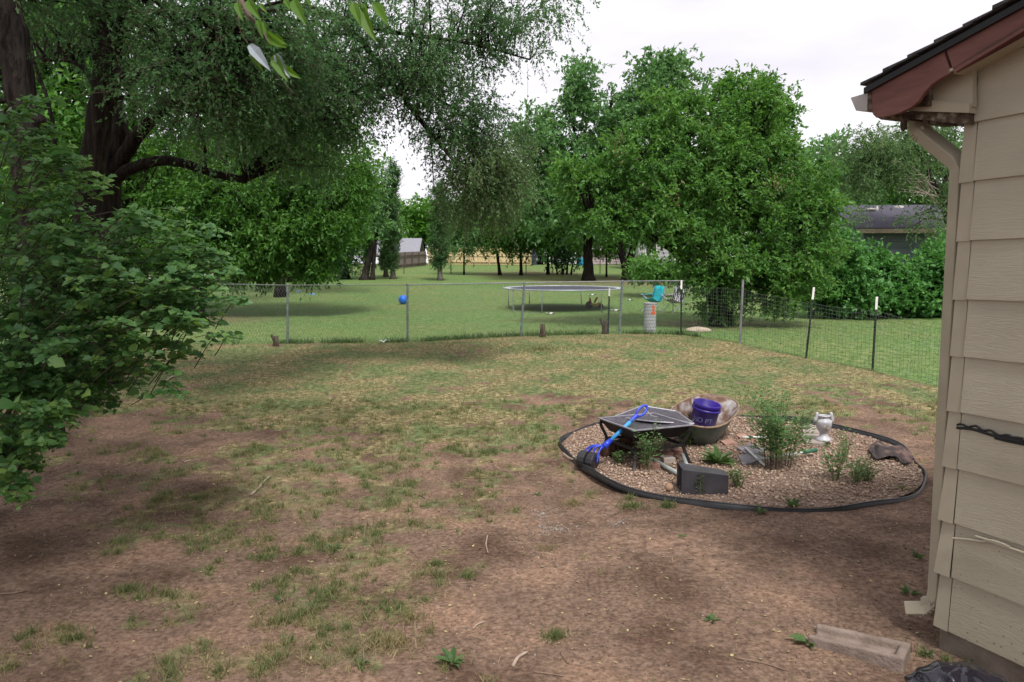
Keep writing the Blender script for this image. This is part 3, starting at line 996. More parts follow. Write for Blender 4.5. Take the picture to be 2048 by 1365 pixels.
# ------------------------------------------------------------------ square fire pit with mesh cover
M['blackmetal'] = mat('black_metal', [(.010, .010, .011), (.03, .027, .026)], scale=18, rough=.5, metal=.3)
M['rim'] = mat('grey_rim_metal', [(.22, .21, .245), (.32, .31, .35)], scale=12, rough=.45, metal=.2)
M['pan'] = mat('mesh_pan', [(.055, .05, .062), (.12, .11, .13)], scale=30, rough=.55, metal=.4, bump=.2, bscale=300)
FPC = Vector((1.30, 7.26, 0)); FPC.z = bed_z(FPC.x, FPC.y)
fa = math.radians(23.5)
fu, fw_ = Vector((math.cos(fa), math.sin(fa), 0)), Vector((-math.sin(fa), math.cos(fa), 0))
fp = thing('fire_pit', FPC, 'square black fire pit on curved legs with a grey rim', 'fire pit')
HS, TZ = .335, .37


def FP(u, w, z):
    return FPC + fu * u + fw_ * w + UPV * z


Mz = Matrix.Rotation(fa, 3, 'Z')
for s in (-1, 1):
    mb = MB(); mb.box(FP(0, s * (HS - .009), TZ), (HS * 2, .018, .014), Mz); mb.build('rim_bar', M['rim'], fp, bevel=.003)
    mb = MB(); mb.box(FP(s * (HS - .009), 0, TZ + .001), (.018, HS * 2 - .038, .014), Mz); mb.build('rim_bar', M['rim'], fp, bevel=.003)
mb = MB()
i0, i1, dz = HS - .022, HS - .10, -.04
mb.add([FP(-i0, -i0, TZ), FP(i0, -i0, TZ), FP(i0, i0, TZ), FP(-i0, i0, TZ), FP(-i1, -i1, TZ + dz), FP(i1, -i1, TZ + dz), FP(i1, i1, TZ + dz), FP(-i1, i1, TZ + dz)],
       [(0, 1, 5, 4), (1, 2, 6, 5), (2, 3, 7, 6), (3, 0, 4, 7), (4, 5, 6, 7)])
mb.build('pan', M['pan'], fp)
mb = MB()
i0, i1, d0, d1 = HS - .012, HS - .09, -.006, -.12
mb.add([FP(-i0, -i0, TZ + d0), FP(i0, -i0, TZ + d0), FP(i0, i0, TZ + d0), FP(-i0, i0, TZ + d0), FP(-i1, -i1, TZ + d1), FP(i1, -i1, TZ + d1), FP(i1, i1, TZ + d1), FP(-i1, i1, TZ + d1)],
       [(0, 4, 5, 1), (1, 5, 6, 2), (2, 6, 7, 3), (3, 7, 4, 0), (4, 7, 6, 5)])
mb.build('fire_bowl', M['blackmetal'], fp)
for su in (-1, 1):
    for sw in (-1, 1):
        c = HS - .03
        pts = [FP(su * c, sw * c, TZ - .01), FP(su * (c + .004), sw * (c + .004), TZ - .07), FP(su * (c - .03), sw * (c - .03), TZ - .16), FP(su * (c - .035), sw * (c - .035), TZ - .22),
               FP(su * (c + .0), sw * (c + .0), .03), FP(su * (c + .02), sw * (c + .02), -.02)]
        mb = MB(); mb.tube(crom(pts, 4), .02, n=4); mb.build('leg', M['blackmetal'], fp, bevel=.003)
for s in (-1, 1):
    c = HS - .06
    mb = MB(); mb.box(FP(0, s * c, TZ - .2), (2 * c - .04, .016, .028), Mz); mb.build('brace', M['blackmetal'], fp)
    mb = MB(); mb.box(FP(s * c, 0, TZ - .2), (.016, 2 * c - .04, .028), Mz); mb.build('brace', M['blackmetal'], fp)
# the mesh spark cover, tipped over the back half
cov = thing('spark_cover', FP(.06, .19, TZ + .01), 'grey framed mesh spark cover tipped over the back of the fire pit', 'cover')
pt = lambda x, y, d: P(x, y, d)
cq = [pt(1230, 833, 7.62), pt(1285, 812, 7.92), pt(1352, 823, 7.86), pt(1388, 848, 7.28)]
cl = pt(1300, 843, 7.34)
low = [Vector((q.x, q.y, max(q.z - .02, FPC.z + TZ + .012))) for q in cq]
apex = pt(1302, 832, 7.62)
mb = MB(); mb.add([cq[0], cq[1], cq[2], cq[3], cl, apex], [(0, 1, 5), (1, 2, 5), (2, 3, 5), (3, 4, 5), (4, 0, 5)]); mb.build('mesh_screen', M['pan'], cov)
for a, b in ((0, 1), (1, 2), (2, 3)):
    mb = MB(); mb.tube([cq[a], cq[b]], .009, n=6); mb.build('cover_frame', M['rim'], cov)
mb = MB(); mb.tube([cq[1], apex], .008, n=6); mb.build('cover_rib', M['rim'], cov)
mb = MB(); mb.tube(crom([cq[0], cl, cq[3]], 6), .008, n=6); mb.build('cover_frame', M['rim'], cov)
mb = MB(); mb.tube([apex, cq[3] + (cq[2] - cq[3]) * .05], .006, n=6); mb.build('cover_rib', M['rim'], cov)
# charred brown log beneath
M['log'] = barkmat('rust_brown_log', (.06, .03, .02), (.16, .085, .06))
a, b = R(1206, 915, .06), R(1268, 893, .07)
mb = MB(); mb.tube([a.lerp(b, i / 8) + Vector((0, 0, .01 * math.sin(i))) for i in range(9)], [.055, .07, .075, .07, .078, .07, .072, .065, .05], n=10, wob=.2)
tag(mb.build('log', M['log'], loc=a), 'brown weathered log lying under the fire pit', 'log')

# ------------------------------------------------------------------ blue scooper leaning on the pit
M['blue'] = mat('royal_blue_plastic', [(.012, .035, .42), (.03, .07, .6)], scale=6, rough=.4, spec=.5)
M['cyan'] = mat('light_blue_handle', [(.02, .22, .55), (.06, .36, .72)], scale=5, rough=.4, spec=.5)
M['blackplastic'] = mat('black_plastic', [(.012, .011, .013), (.028, .026, .03)], scale=9, rough=.45, spec=.5)
jb = R(1180, 936)
top = P(1284, 822, 7.22)
neck = P(1212, 890, 7.0)
sc = thing('scooper', jb, 'blue long-handled jaw scooper leaning on the fire pit', 'scooper')
ax = (top - neck).normalized()
mid1, mid2 = neck.lerp(top, .12), neck.lerp(top, .68)
mb = MB(); mb.smooth = True; mb.tube([mid1, mid2], .019, n=10); mb.build('shaft', M['cyan'], sc)
mb = MB(); mb.tube([mid2 - ax * .005, mid2 + ax * .09], [.022, .024], n=10); mb.smooth = True; mb.build('sleeve', M['blue'], sc)
mb = MB(); mb.smooth = True; mb.tube([neck - ax * .03, mid1 + ax * .005], [.035, .023], n=10); mb.build('jaw_collar', M['blue'], sc)
sx = ax.cross(Vector((0, 1, 0))).normalized()
loop = [mid2 + ax * .09 + sx * (.034 * math.sin(2 * math.pi * i / 20)) + ax * (.075 * (1 - math.cos(2 * math.pi * i / 20))) for i in range(21)]
mb = MB(); mb.smooth = True; mb.tube(loop, .011, n=8, caps=False); mb.build('grip', M['blue'], sc)
jl, jr = P(1166, 918, 7.0), P(1188, 922, 6.92)
for q0, q1 in (((1164, 906), 7.04), ((1172, 911), 7.0), ((1184, 911), 6.95), ((1193, 917), 6.92), ((1194, 926), 6.9), ((1178, 905), 7.06)):
    e = P(q0[0], q0[1], q1)
    m_ = neck.lerp(e, .55) + Vector((random.uniform(-.03, .0), 0, .035))
    mb = MB(); mb.smooth = True; mb.tube(crom([neck - ax * .02, m_, e], 6), .008, n=6); mb.build('prong', M['blue'], sc)
jc = P(1174, 921, 6.97)
axj = (P(1187, 923, 6.93) - P(1160, 916, 7.01)).normalized()
for s, sgn in ((-.062, -1), (.03, 1)):
    mb = MB(); c = jc + axj * s
    o1 = axj.cross(Vector((0, 1, .2))).normalized(); o2 = axj.cross(o1).normalized()
    prof = [(0, 0), (.072, 0), (.086, .012), (.086, .075), (.07, .085), (.0, .085)]
    Mj = Matrix((o1, o2, axj)).transposed()
    mb.lathe(prof, n=14, M=Mj, o=c - axj * .02); mb.smooth = True
    mb.build('jaw', M['blackplastic'], sc, bevel=.003)

# ------------------------------------------------------------------ wheelbarrow tub, bucket
M['tub_out'] = mat('faded_green_tub', [(.075, .10, .088), (.11, .15, .125), (.16, .19, .175)], scale=6, rough=.6, spec=.4)
M['tub_in'] = mat('rusty_tub_inside', [(.12, .065, .045), (.19, .13, .10), (.30, .27, .26), (.38, .355, .36)], scale=9, rough=.8, bump=.2, pos=(.36, .66))
M['rust'] = mat('rusty_rim', [(.15, .09, .055), (.28, .21, .15)], scale=20, rough=.8)
TC = Vector((2.08, 8.06, 0)); TC.z = bed_z(TC.x, TC.y)
tub = thing('wheelbarrow_tub', TC, 'faded green wheelbarrow tub with rusty inside beyond the fire pit', 'wheelbarrow tub')
tilt = Matrix.Rotation(math.radians(56), 3, 'Z') @ Matrix.Rotation(math.radians(9), 3, 'X') @ Matrix.Rotation(math.radians(-8), 3, 'Y')


def tub_ring(lx, ly, z, sh, n=40, p=2.6):
    out = []
    for j in range(n):
        t = 2 * math.pi * j / n
        c, s = math.cos(t), math.sin(t)
        xx = lx * math.copysign(abs(c) ** (2 / p), c) + sh
        yy = ly * math.copysign(abs(s) ** (2 / p), s) * (1 - .10 * (xx / lx))
        out.append(TC + tilt @ Vector((xx, yy, z)) + Vector((0, 0, .05)))
    return out


RN = 40
levels = [(.28, .18, .0, -.06), (.32, .205, .012, -.05), (.40, .245, .11, -.03), (.49, .285, .22, .0), (.525, .305, .265, .02)]
rings = [tub_ring(*l) for l in levels]
for nm, mtl, dn in (('outer_skin', M['tub_out'], 0), ('inner_skin', M['tub_in'], .006)):
    mb = MB(); mb.smooth = True
    vs = []
    for rg, l in zip(rings, levels):
        cc = sum(rg, Vector()) / RN
        for q in rg:
            vs.append(q + (cc - q).normalized() * dn + Vector((0, 0, dn)))
    fs = [(i * RN + j, i * RN + (j + 1) % RN, (i + 1) * RN + (j + 1) % RN, (i + 1) * RN + j) for i in range(4) for j in range(RN)] + [tuple(range(RN))]
    mb.add(vs, fs); mb.build(nm, mtl, tub)
mb = MB(); mb.smooth = True; mb.tube(rings[-1] + [rings[-1][0]], .011, n=6, caps=False); mb.build('rolled_rim', M['rust'], tub)

M['purple'] = mat('purple_bucket_plastic', [(.018, .006, .16), (.04, .014, .26)], scale=4, rough=.38, spec=.5)
BK = P(1402, 846, 8.14); BK.z = TC.z + .035
bk = thing('bucket', BK, 'purple plastic bucket with white lettering standing in the green tub', 'bucket')
Mb_ = Matrix.Rotation(math.radians(9), 3, 'Y') @ Matrix.Rotation(math.radians(8), 3, 'X')
mb = MB(); mb.smooth = True
mb.lathe([(0, .0), (.125, .0), (.13, .01), (.143, .27), (.158, .275), (.158, .292), (.146, .297), (.146, .3), (.150, .302), (.151, .345), (.146, .35), (.140, .345), (.126, .02), (0, .015)], n=36, M=Mb_, o=BK)
mb.build('shell', M['purple'], bk)


def wrap_text(txt, size, r, ang, zc, parent, o, M3, m, name='lettering'):
    cu = bpy.data.curves.new('t', 'FONT'); cu.body = txt; cu.size = size; cu.align_x = 'CENTER'; cu.resolution_u = 3
    ob = bpy.data.objects.new('t', cu); C.objects.link(ob)
    dg = bpy.context.evaluated_depsgraph_get()
    me = ob.evaluated_get(dg).to_mesh()
    vs, fs = [], [tuple(p.vertices) for p in me.polygons]
    for v in me.vertices:
        a = ang + v.co.x / r
        vs.append(o + M3 @ Vector((r * math.cos(a), r * math.sin(a), zc + v.co.y)))
    bpy.data.objects.remove(ob)
    mb = MB(); mb.add(vs, fs)
    return mb.build(name, m, parent)


M['print'] = mat('white_print', [(.11, .10, .24), (.17, .16, .3)], rough=.6)
wrap_text('NO PT', .075, .1415, math.radians(-112), .155, bk, BK, Mb_, M['print'])
wrap_text('NT', .075, .138, math.radians(-112), .07, bk, BK, Mb_, M['print'])

# ------------------------------------------------------------------ black planter on its side, pipes, ball
def R2(p, dz=0.0):
    return Vector((p.x, p.y, bed_z(p.x, p.y) + dz))


pa, pb = R(1364, 990), R(1458, 990)
pax = (pb - pa); pax.z = 0
Lp = pax.length; pax.normalize(); pay = Vector((-pax.y, pax.x, 0))
M['planter'] = mat('black_planter_plastic', [(.035, .033, .04), (.06, .057, .066)], scale=7, rough=.36, spec=.5, bump=.1, bscale=90)
pl = thing('planter', pa, 'black tapered square planter lying on its side in the gravel', 'planter')
w0, w1, w2 = .235, .20, .018
def PLp(u, v, z): return pa + pax * u + pay * v + UPV * (z - .005)
o_ = [(0, 0, 0, .20), (0, .235, 0, .20)]
mb = MB()
A0 = [PLp(0, 0, 0), PLp(0, w0, 0), PLp(0, w0, w0 * .95), PLp(0, 0, w0 * .95)]
A1 = [PLp(Lp, .02, 0), PLp(Lp, .02 + w1 * .9, 0), PLp(Lp, .02 + w1 * .9, w1 * .86), PLp(Lp, .02, w1 * .86)]
I0 = [p.lerp(sum(A0, Vector()) / 4, .1) for p in A0]
I1 = [p.lerp(sum(A1, Vector()) / 4, .14) - pax * .012 for p in A1]
mb.add(A0 + A1 + I0 + I1, [(0, 1, 5, 4), (1, 2, 6, 5), (2, 3, 7, 6), (3, 0, 4, 7), (4, 5, 6, 7), (0, 8, 9, 1), (1, 9, 10, 2), (2, 10, 11, 3), (3, 11, 8, 0),
                           (8, 12, 13, 9), (9, 13, 14, 10), (10, 14, 15, 11), (11, 15, 12, 8), (12, 15, 14, 13)])
mb.build('shell', M['planter'], pl, bevel=.008)
mb = MB()
cA = sum(A0, Vector()) / 4
ro = [cA + (p - cA) * 1.035 for p in A0]
mb.slab([p - pax * .004 for p in ro], pax * .022)
for p, q in zip(range(4), (1, 2, 3, 0)):
    pass
mb2 = MB()
for k in range(4):
    a, b = ro[k], ro[(k + 1) % 4]
    mb2.tube([a, b], .007, n=4)
mb2.build('rim', M['planter'], pl)
M['pipe'] = mat('grey_green_pipe', [(.24, .27, .26), (.36, .39, .38)], scale=14, rough=.55, metal=.2)
a, b = R(1302, 924, .03), R(1368, 962, .035)
mb = MB(); mb.smooth = True; mb.tube([a, b], .021, n=12)
tag(mb.build('pipe', M['pipe'], loc=a), 'long grey pipe slanting from the brick to the black planter', 'pipe')
a, b = R(1378, 947, .03), P(1365, 910, 7.1)
mb = MB(); mb.smooth = True; mb.tube([a, b], .019, n=12)
tag(mb.build('pipe', M['pipe'], loc=a), 'short grey pipe end sticking up behind the black planter', 'pipe')
M['ballb'] = mat('weathered_ball', [(.22, .13, .08), (.38, .25, .17)], scale=14, rough=.9)
c = R(1338, 982, .034)
mb = MB(); mb.smooth = True
mb.lathe([(0.0001 + .037 * math.sin(math.pi * i / 12), -.037 * math.cos(math.pi * i / 12)) for i in range(13)], n=18, o=c)
for s in (-1, 1):
    mb.tube([c + Vector((s * .02 + s * .012 * math.cos(t), .0325 * math.cos(t), .0325 * math.sin(t))) for t in np.linspace(0, 2 * math.pi, 20)], .0018, n=5, caps=False)
tag(mb.build('ball', M['ballb'], loc=c), 'small weathered brown ball on the gravel beside the planter', 'ball')

# ------------------------------------------------------------------ bricks, slabs, tools
M['brick'] = mat('red_brick', [(.13, .065, .05), (.22, .125, .10)], scale=14, rough=.95, bump=.4, bscale=60)
M['slate'] = mat('grey_slab', [(.14, .13, .14), (.25, .235, .25)], scale=6, rough=.9, bump=.3, bscale=30)
M['paver'] = mat('beige_paver', [(.24, .2, .175), (.34, .29, .26)], scale=6, rough=.9, bump=.3, bscale=50)
M['redstone'] = mat('red_flagstone', [(.25, .13, .10), (.42, .26, .21)], scale=8, rough=.95, bump=.3, bscale=40)


def rough_box(name, c, size, rz, m, label, cat, group=None, tiltx=0.0, jit=.006):
    Mx = Matrix.Rotation(rz, 3, 'Z') @ Matrix.Rotation(tiltx, 3, 'X')
    mb = MB(); mb.box(c, size, Mx)
    mb.v = [(v[0] + random.uniform(-jit, jit), v[1] + random.uniform(-jit, jit), v[2] + random.uniform(-jit, jit) * .5) for v in mb.v]
    return tag(mb.build(name, m, loc=c, bevel=.005), label, cat, group)


for (px, py, rz, lab) in ((1298, 936, .1, 'red brick at the foot of the fire pit front leg'), (1336, 925, .15, 'pale dusty brick lying behind the long grey pipe'),
                          (1310, 914, .12, 'red brick under the fire pit behind the leafy sapling'), (1334, 912, .1, 'middle red brick in the row under the fire pit'),
                          (1356, 909, .08, 'red brick under the fire pit nearest its far leg')):
    c = R(px, py, .026)
    rough_box('brick', c, (.2 if py > 930 else .12, .09, .06), rz, M['brick'] if py != 925 else M['paver'], lab, 'brick', 'loose bricks around the fire pit')
for pxs, dz, m, nm, lab, cat in (
        ([(1598, 872), (1640, 866), (1668, 884), (1640, 893), (1612, 890)], .035, M['paver'], 'paving_slab', 'tilted beige paving slab under the white urn', 'slab'),
        ([(1604, 862), (1622, 856), (1645, 866), (1640, 874), (1606, 875)], .05, M['paver'], 'paving_slab', 'beige paving slab just behind the white urn', 'slab'),
        ([(1474, 900), (1500, 893), (1530, 902), (1522, 912), (1490, 910)], .03, M['slate'], 'slate_slab', 'bluish grey flat slab beside the shovel blade', 'slab'),
        ([(1476, 914), (1508, 909), (1526, 918), (1505, 930), (1484, 932)], .028, M['slate'], 'slate_slab', 'bluish grey flat slab in front of the pale pole', 'slab'),
        ([(1470, 874), (1490, 871), (1496, 878), (1480, 881)], .03, M['redstone'], 'flagstone', 'red flagstone piece beyond the shovel blade', 'stone'),
        ([(1494, 876), (1510, 873), (1520, 878), (1502, 881)], .03, M['redstone'], 'flagstone', 'smaller red flagstone piece half behind the green shrub', 'stone'),
        ([(1440, 884), (1462, 880), (1472, 888), (1450, 892)], .025, M['redstone'], 'flagstone', 'flat red flagstone lying left of the shovel blade', 'stone')):
    pts = [R(x, y, dz) for x, y in pxs]
    mb = MB(); mb.slab(pts, Vector((0, 0, -.035)))
    tag(mb.build(nm, m, loc=pts[0], bevel=.005), lab, cat)

M['greengrip'] = mat('green_grip', [(.02, .10, .06), (.04, .16, .10)], rough=.5)
M['whitepole'] = mat('worn_white_pole', [(.5, .52, .5), (.68, .68, .66)], scale=20, rough=.55)
M['steel'] = mat('dark_blade_steel', [(.05, .055, .065), (.13, .135, .15)], scale=10, rough=.5, metal=.5)
sh = thing('shovel', R(1484, 884), 'shovel with dark blade and pale handle lying by the flagstones', 'shovel')
a, b = R(1484, 886, .06), R(1552, 884, .05)
mb = MB(); mb.smooth = True; mb.tube([a, b], .014, n=8); mb.build('handle', M['whitepole'], sh)
mb = MB(); mb.add([P(1457, 872, 8.22), P(1470, 876, 8.15), P(1486, 880, 8.05), P(1484, 888, 8.0), P(1472, 893, 8.05), P(1463, 886, 8.15), P(1473, 884, 8.16)],
                  [(0, 1, 6, 5), (1, 2, 6), (2, 3, 6), (3, 4, 6), (4, 5, 6)])
o = mb.build('blade', M['steel'], sh)
sm_ = o.modifiers.new('thick', 'SOLIDIFY'); sm_.thickness = .004
tl = thing('garden_tool', R(1520, 926), 'long white garden tool handle with green grip under the shrub', 'garden tool')
a, b, c = R(1516, 928, .05), R(1606, 917, .06), R(1632, 913, .07)
mb = MB(); mb.smooth = True; mb.tube([a, b], .012, n=8); mb.build('shaft', M['whitepole'], tl)
mb = MB(); mb.smooth = True; mb.tube([b.lerp(a, .02), c], [.016, .02], n=8); mb.build('grip', M['greengrip'], tl)
a, b = R(1490, 904, .05), R(1529, 936, .03)
mb = MB(); mb.smooth = True; mb.tube([a, b], .013, n=8)
tag(mb.build('pole', M['whitepole'], loc=a), 'short pale pole crossing the grey slabs', 'pole')

# crumpled landscape cloth by the right of the ring
M['cloth'] = mat('brown_black_cloth', [(.018, .016, .018), (.06, .045, .042), (.20, .12, .10)], scale=7, rough=.9, bump=.4, bscale=30)
c0_ = R(1782, 912)
u_, w_ = (R(1826, 922) - R(1737, 898)), (R(1795, 898) - R(1770, 922))
u_.z = w_.z = 0
nn = 22
vs = []
for i in range(nn):
    for j in range(nn):
        s, t = i / (nn - 1) - .5, j / (nn - 1) - .5
        p = c0_ + u_ * (s * (1 - .25 * abs(t))) + w_ * (t * (1 - .5 * abs(s + .2)) + .15 * math.sin(9 * s))
        h = .05 * max(0, 1 - (s * s + t * t) * 3.4) + .05 * (float(fbm(np.float64(s * 7), np.float64(t * 5))) - .45) + .02 * abs(math.sin(7 * s + 5 * t))
        vs.append((p.x, p.y, bed_z(p.x, p.y) + max(.012, h + .02)))
mb = MB(); mb.add(vs, [(i * nn + j, i * nn + j + 1, (i + 1) * nn + j + 1, (i + 1) * nn + j) for i in range(nn - 1) for j in range(nn - 1)])
o = mb.build('landscape_cloth', M['cloth'], loc=c0_)
o.modifiers.new('thick', 'SOLIDIFY').thickness = .006
tag(o, 'crumpled brown and black landscape cloth against the far edging', 'cloth')

# ------------------------------------------------------------------ white urn
M['urn'] = mat('white_glazed_urn', [(.34, .34, .37), (.5, .5, .535)], scale=7, rough=.35, spec=.5)
M['urnpaint'] = mat('urn_flower_print', [(.2, .22, .2), (.34, .27, .2), (.5, .5, .5)], scale=40, rough=.5, pos=(.35, .6))
UB = R(1646, 887, .032)
urn = thing('urn', UB, 'white two-handled ceramic urn with faded flower print on paving slab', 'urn')
uk = .285 / .40
prof = [(0, 0), (.10, 0), (.105, .012), (.10, .03), (.085, .045), (.062, .07), (.052, .10), (.055, .125), (.078, .15), (.10, .19), (.112, .235), (.115, .275), (.112, .30), (.095, .315),
        (.076, .33), (.07, .345), (.078, .36), (.088, .37), (.088, .382), (.07, .385), (.06, .375), (.055, .33), (.05, .28), (0, .27)]
mb = MB(); mb.smooth = True; mb.lathe([(r * uk, z * uk) for r, z in prof], n=32, o=UB); mb.build('body', M['urn'], urn)
for s in (-1, 1):
    mb = MB(); mb.smooth = True
    mb.tube(crom([UB + Vector((s * .10, 0, .285)) * uk, UB + Vector((s * .125, 0, .31)) * uk, UB + Vector((s * .112, 0, .35)) * uk, UB + Vector((s * .105, 0, .395)) * uk], 5), [.016, .018], n=8)
    for zz, rr in ((.405, .017), (.335, .012), (.295, .012)):
        mb.lathe([(.0001 + rr * math.sin(math.pi * i / 6), -rr * math.cos(math.pi * i / 6)) for i in range(7)], n=10, o=UB + Vector((s * (.105 if zz > .4 else .13), 0, zz)) * uk)
    mb.build('handle', M['urn'], urn)
mb = MB()
vs = []
for i in range(9):
    for j in range(9):
        t = -math.pi / 2 + (i / 8 - .5) * 1.15; zz = .165 + j / 8 * .105
        r = np.interp(zz, [p[1] for p in prof[:13]], [p[0] for p in prof[:13]]) * uk + .0012
        vs.append(UB + Vector((r * math.cos(t), r * math.sin(t), zz * uk)))
fs = [(i * 9 + j, (i + 1) * 9 + j, (i + 1) * 9 + j + 1, i * 9 + j + 1) for i in range(8) for j in range(8) if (i - 3.5) ** 2 / 12 + (j - 3.5) ** 2 / 14 < 1 and (i * 7 + j * 3) % 5]
mb.add(vs, fs); mb.build('flower_print', M['urnpaint'], urn)

# ------------------------------------------------------------------ splash block and rubbish bag
M['block'] = mat('splash_block_concrete', [(.15, .112, .09), (.25, .195, .165)], scale=12, rough=.95, bump=.6, bscale=70)
q = [GM(1610, 1262), GM(1800, 1300), GM(1775, 1352), GM(1640, 1306)]
bc = GM(1715, 1302, -.010)
bu = (GM(1806, 1314) - GM(1618, 1262)); bu.z = 0; bl = bu.length; bu.normalize(); bw = Vector((-bu.y, bu.x, 0))
def BP(u, v, z): return bc + bu * u + bw * v + UPV * z
mb = MB()
hl, hw = bl / 2, .10
o_ = [(-hl, -hw * .8), (hl, -hw), (hl, hw), (-hl, hw * 1.05)]
i_ = [(-hl - .001, -hw * .8 + .035), (hl - .045, -hw + .035), (hl - .045, hw - .035), (-hl - .001, hw * 1.05 - .035)]
vs = [BP(u, v, -.03) for u, v in o_] + [BP(u * (.995 if k in (1, 2) else 1), v * .97, .085 if k in (1, 2) else .055) for k, (u, v) in enumerate(o_)] + \
     [BP(u, v, .082 if k in (1, 2) else .052) for k, (u, v) in enumerate(i_)] + [BP(u * .97, v * .85, .035 if k in (1, 2) else .015) for k, (u, v) in enumerate(i_)]
mb.add(vs, [(0, 1, 5, 4), (1, 2, 6, 5), (2, 3, 7, 6), (4, 5, 9, 8), (5, 6, 10, 9), (6, 7, 11, 10), (8, 9, 13, 12), (9, 10, 14, 13), (10, 11, 15, 14), (12, 13, 14, 15),
            (0, 4, 8, 12), (3, 15, 11, 7), (0, 12, 15, 3), (0, 3, 2, 1)])
o = mb.build('splash_block', M['block'], loc=bc)
md = o.modifiers.new('bevel', 'BEVEL'); md.width = .012; md.segments = 3; md.limit_method = 'ANGLE'
tag(o, 'worn concrete downspout splash block sunk in the dirt by the house', 'splash block')
M['bag'] = mat('black_bag_plastic', [(.008, .007, .012), (.014, .012, .02)], rough=.16, spec=.6)
bc2 = GM(1925, 1432)
bm = bmesh.new(); bmesh.ops.create_icosphere(bm, subdivisions=5, radius=1.0)
for v in bm.verts:
    d = v.co.normalized()
    a = math.atan2(d.y, d.x)
    rr = 1 + .20 * (float(fbm(np.float64(d.x * 2.2 + 5), np.float64(d.y * 2.2 + d.z * 2.2))) - .5) + .10 * abs(math.sin(3 * a + 5 * d.z + 1.5 * math.sin(4 * d.x))) \
        - .07 * abs(math.sin(7 * d.x + 6 * d.z)) + .05 * abs(math.sin(11 * d.y - 9 * d.z + 3 * d.x))
    v.co = Vector((d.x * .23 * rr, d.y * .19 * rr, max(-.06, d.z * .15 * rr + .04)))
me = bpy.data.meshes.new('rubbish_bag'); bm.to_mesh(me); bm.free(); me.materials.append(M['bag'])
me.polygons.foreach_set('use_smooth', [True] * len(me.polygons))
o = link('rubbish_bag', me, None, bc2)
tag(o, 'glossy crumpled black plastic bag against the house foundation', 'plastic bag')

# ------------------------------------------------------------------ things on the neighbour's lawn
M['tramp_frame'] = mat('trampoline_steel', [(.3, .33, .36), (.45, .48, .52)], scale=6, rough=.45, metal=.4)
M['tramp_mat'] = mat('trampoline_mat', [(.035, .038, .06), (.06, .062, .09)], scale=4, rough=.7)
M['tramp_pad'] = mat('trampoline_springs', [(.4, .42, .45), (.55, .57, .6)], scale=60, rough=.6)
tc_ = G(1126, 618)
tr = thing('trampoline', tc_, 'large round trampoline with dark mat on the green lawn', 'trampoline')
TR = 119 / FPX * (tc_.y * CP + 1.3 * SP); TH = P(1126, 576.5, tc_.y).z - tc_.z
slope_y = .018


def tz(x, y):
    return tc_.z + TH + (y - tc_.y) * slope_y


cir = [(tc_.x + TR * math.cos(t), tc_.y + TR * math.sin(t)) for t in np.linspace(0, 2 * math.pi, 65)]
mb = MB(); mb.smooth = True; mb.tube([(x, y, tz(x, y)) for x, y in cir], .024, n=8, caps=False); mb.build('rim', M['tramp_frame'], tr)
ri = .9
mb = MB(); mb.add([(tc_.x + (x - tc_.x) * ri, tc_.y + (y - tc_.y) * ri, tz(x, y) - .01) for x, y in cir[:-1]], [tuple(range(64))]); o = mb.build('jumping_mat', M['tramp_mat'], tr)
A_, B_ = [], []
for t in np.linspace(0, 2 * math.pi, 89)[:-1]:
    for k, l in ((ri, A_), (.985, B_)):
        x, y = tc_.x + TR * k * math.cos(t), tc_.y + TR * k * math.sin(t); l.append((x, y, tz(x, y)))
tag(wires('springs', A_, B_, .011, M['tramp_pad'], tr), kind='stuff')
for i in range(4):
    am = math.radians(50 + 90 * i)
    da = math.radians(17)
    p, q = [Vector((tc_.x + TR * math.cos(a), tc_.y + TR * math.sin(a), 0)) for a in (am - da, am + da)]
    for v in (p, q): v.z = tz(v.x, v.y)
    pg, qg = Vector((p.x, p.y, hgt1(p.x, p.y) - .012)), Vector((q.x, q.y, hgt1(q.x, q.y) - .012))
    mb = MB(); mb.smooth = True; mb.tube([p, pg + UPV * .08, pg.lerp(qg, .06), pg.lerp(qg, .94), qg + UPV * .08, q], .019, n=8); mb.build('leg', M['galv'], tr)

M['toyred'] = mat('orange_red_plastic', (.5, .06, .03), rough=.4)
M['toyyel'] = mat('yellow_plastic', (.65, .45, .03), rough=.4)
M['teal'] = mat('teal_fabric', [(.0, .30, .36), (.02, .42, .48)], scale=8, rough=.8)
def zebra():
    m, nt, N, L, bs = nodes_of('black_white_striped_fabric')
    tcn = N.new('ShaderNodeTexCoord'); w = N.new('ShaderNodeTexWave')
    w.inputs['Scale'].default_value = 5.5; w.inputs['Distortion'].default_value = 6; w.inputs['Detail'].default_value = 2
    r = N.new('ShaderNodeValToRGB'); r.color_ramp.interpolation = 'CONSTANT'
    r.color_ramp.elements[0].color = (.03, .03, .035, 1); r.color_ramp.elements[1].position = .5; r.color_ramp.elements[1].color = (.65, .63, .68, 1)
    L.new(tcn.outputs['Object'], w.inputs['Vector']); L.new(w.outputs['Fac'], r.inputs['Fac']); L.new(r.outputs['Color'], bs.inputs['Base Color'])
    bs.inputs['Roughness'].default_value = .85
    return m
M['zebra'] = zebra()
ty = G(1188, 617)
toy = thing('ride_on_toy', ty, 'red and yellow ride-on toy under the trampoline', 'toy')
k_ = 1.0
mb = MB(); mb.box(ty + Vector((.06, 0, .14)), (.36, .2, .07)); mb.box(ty + Vector((.2, 0, .17)), (.12, .18, .08)); mb.build('body', M['toyyel'], toy, bevel=.02)
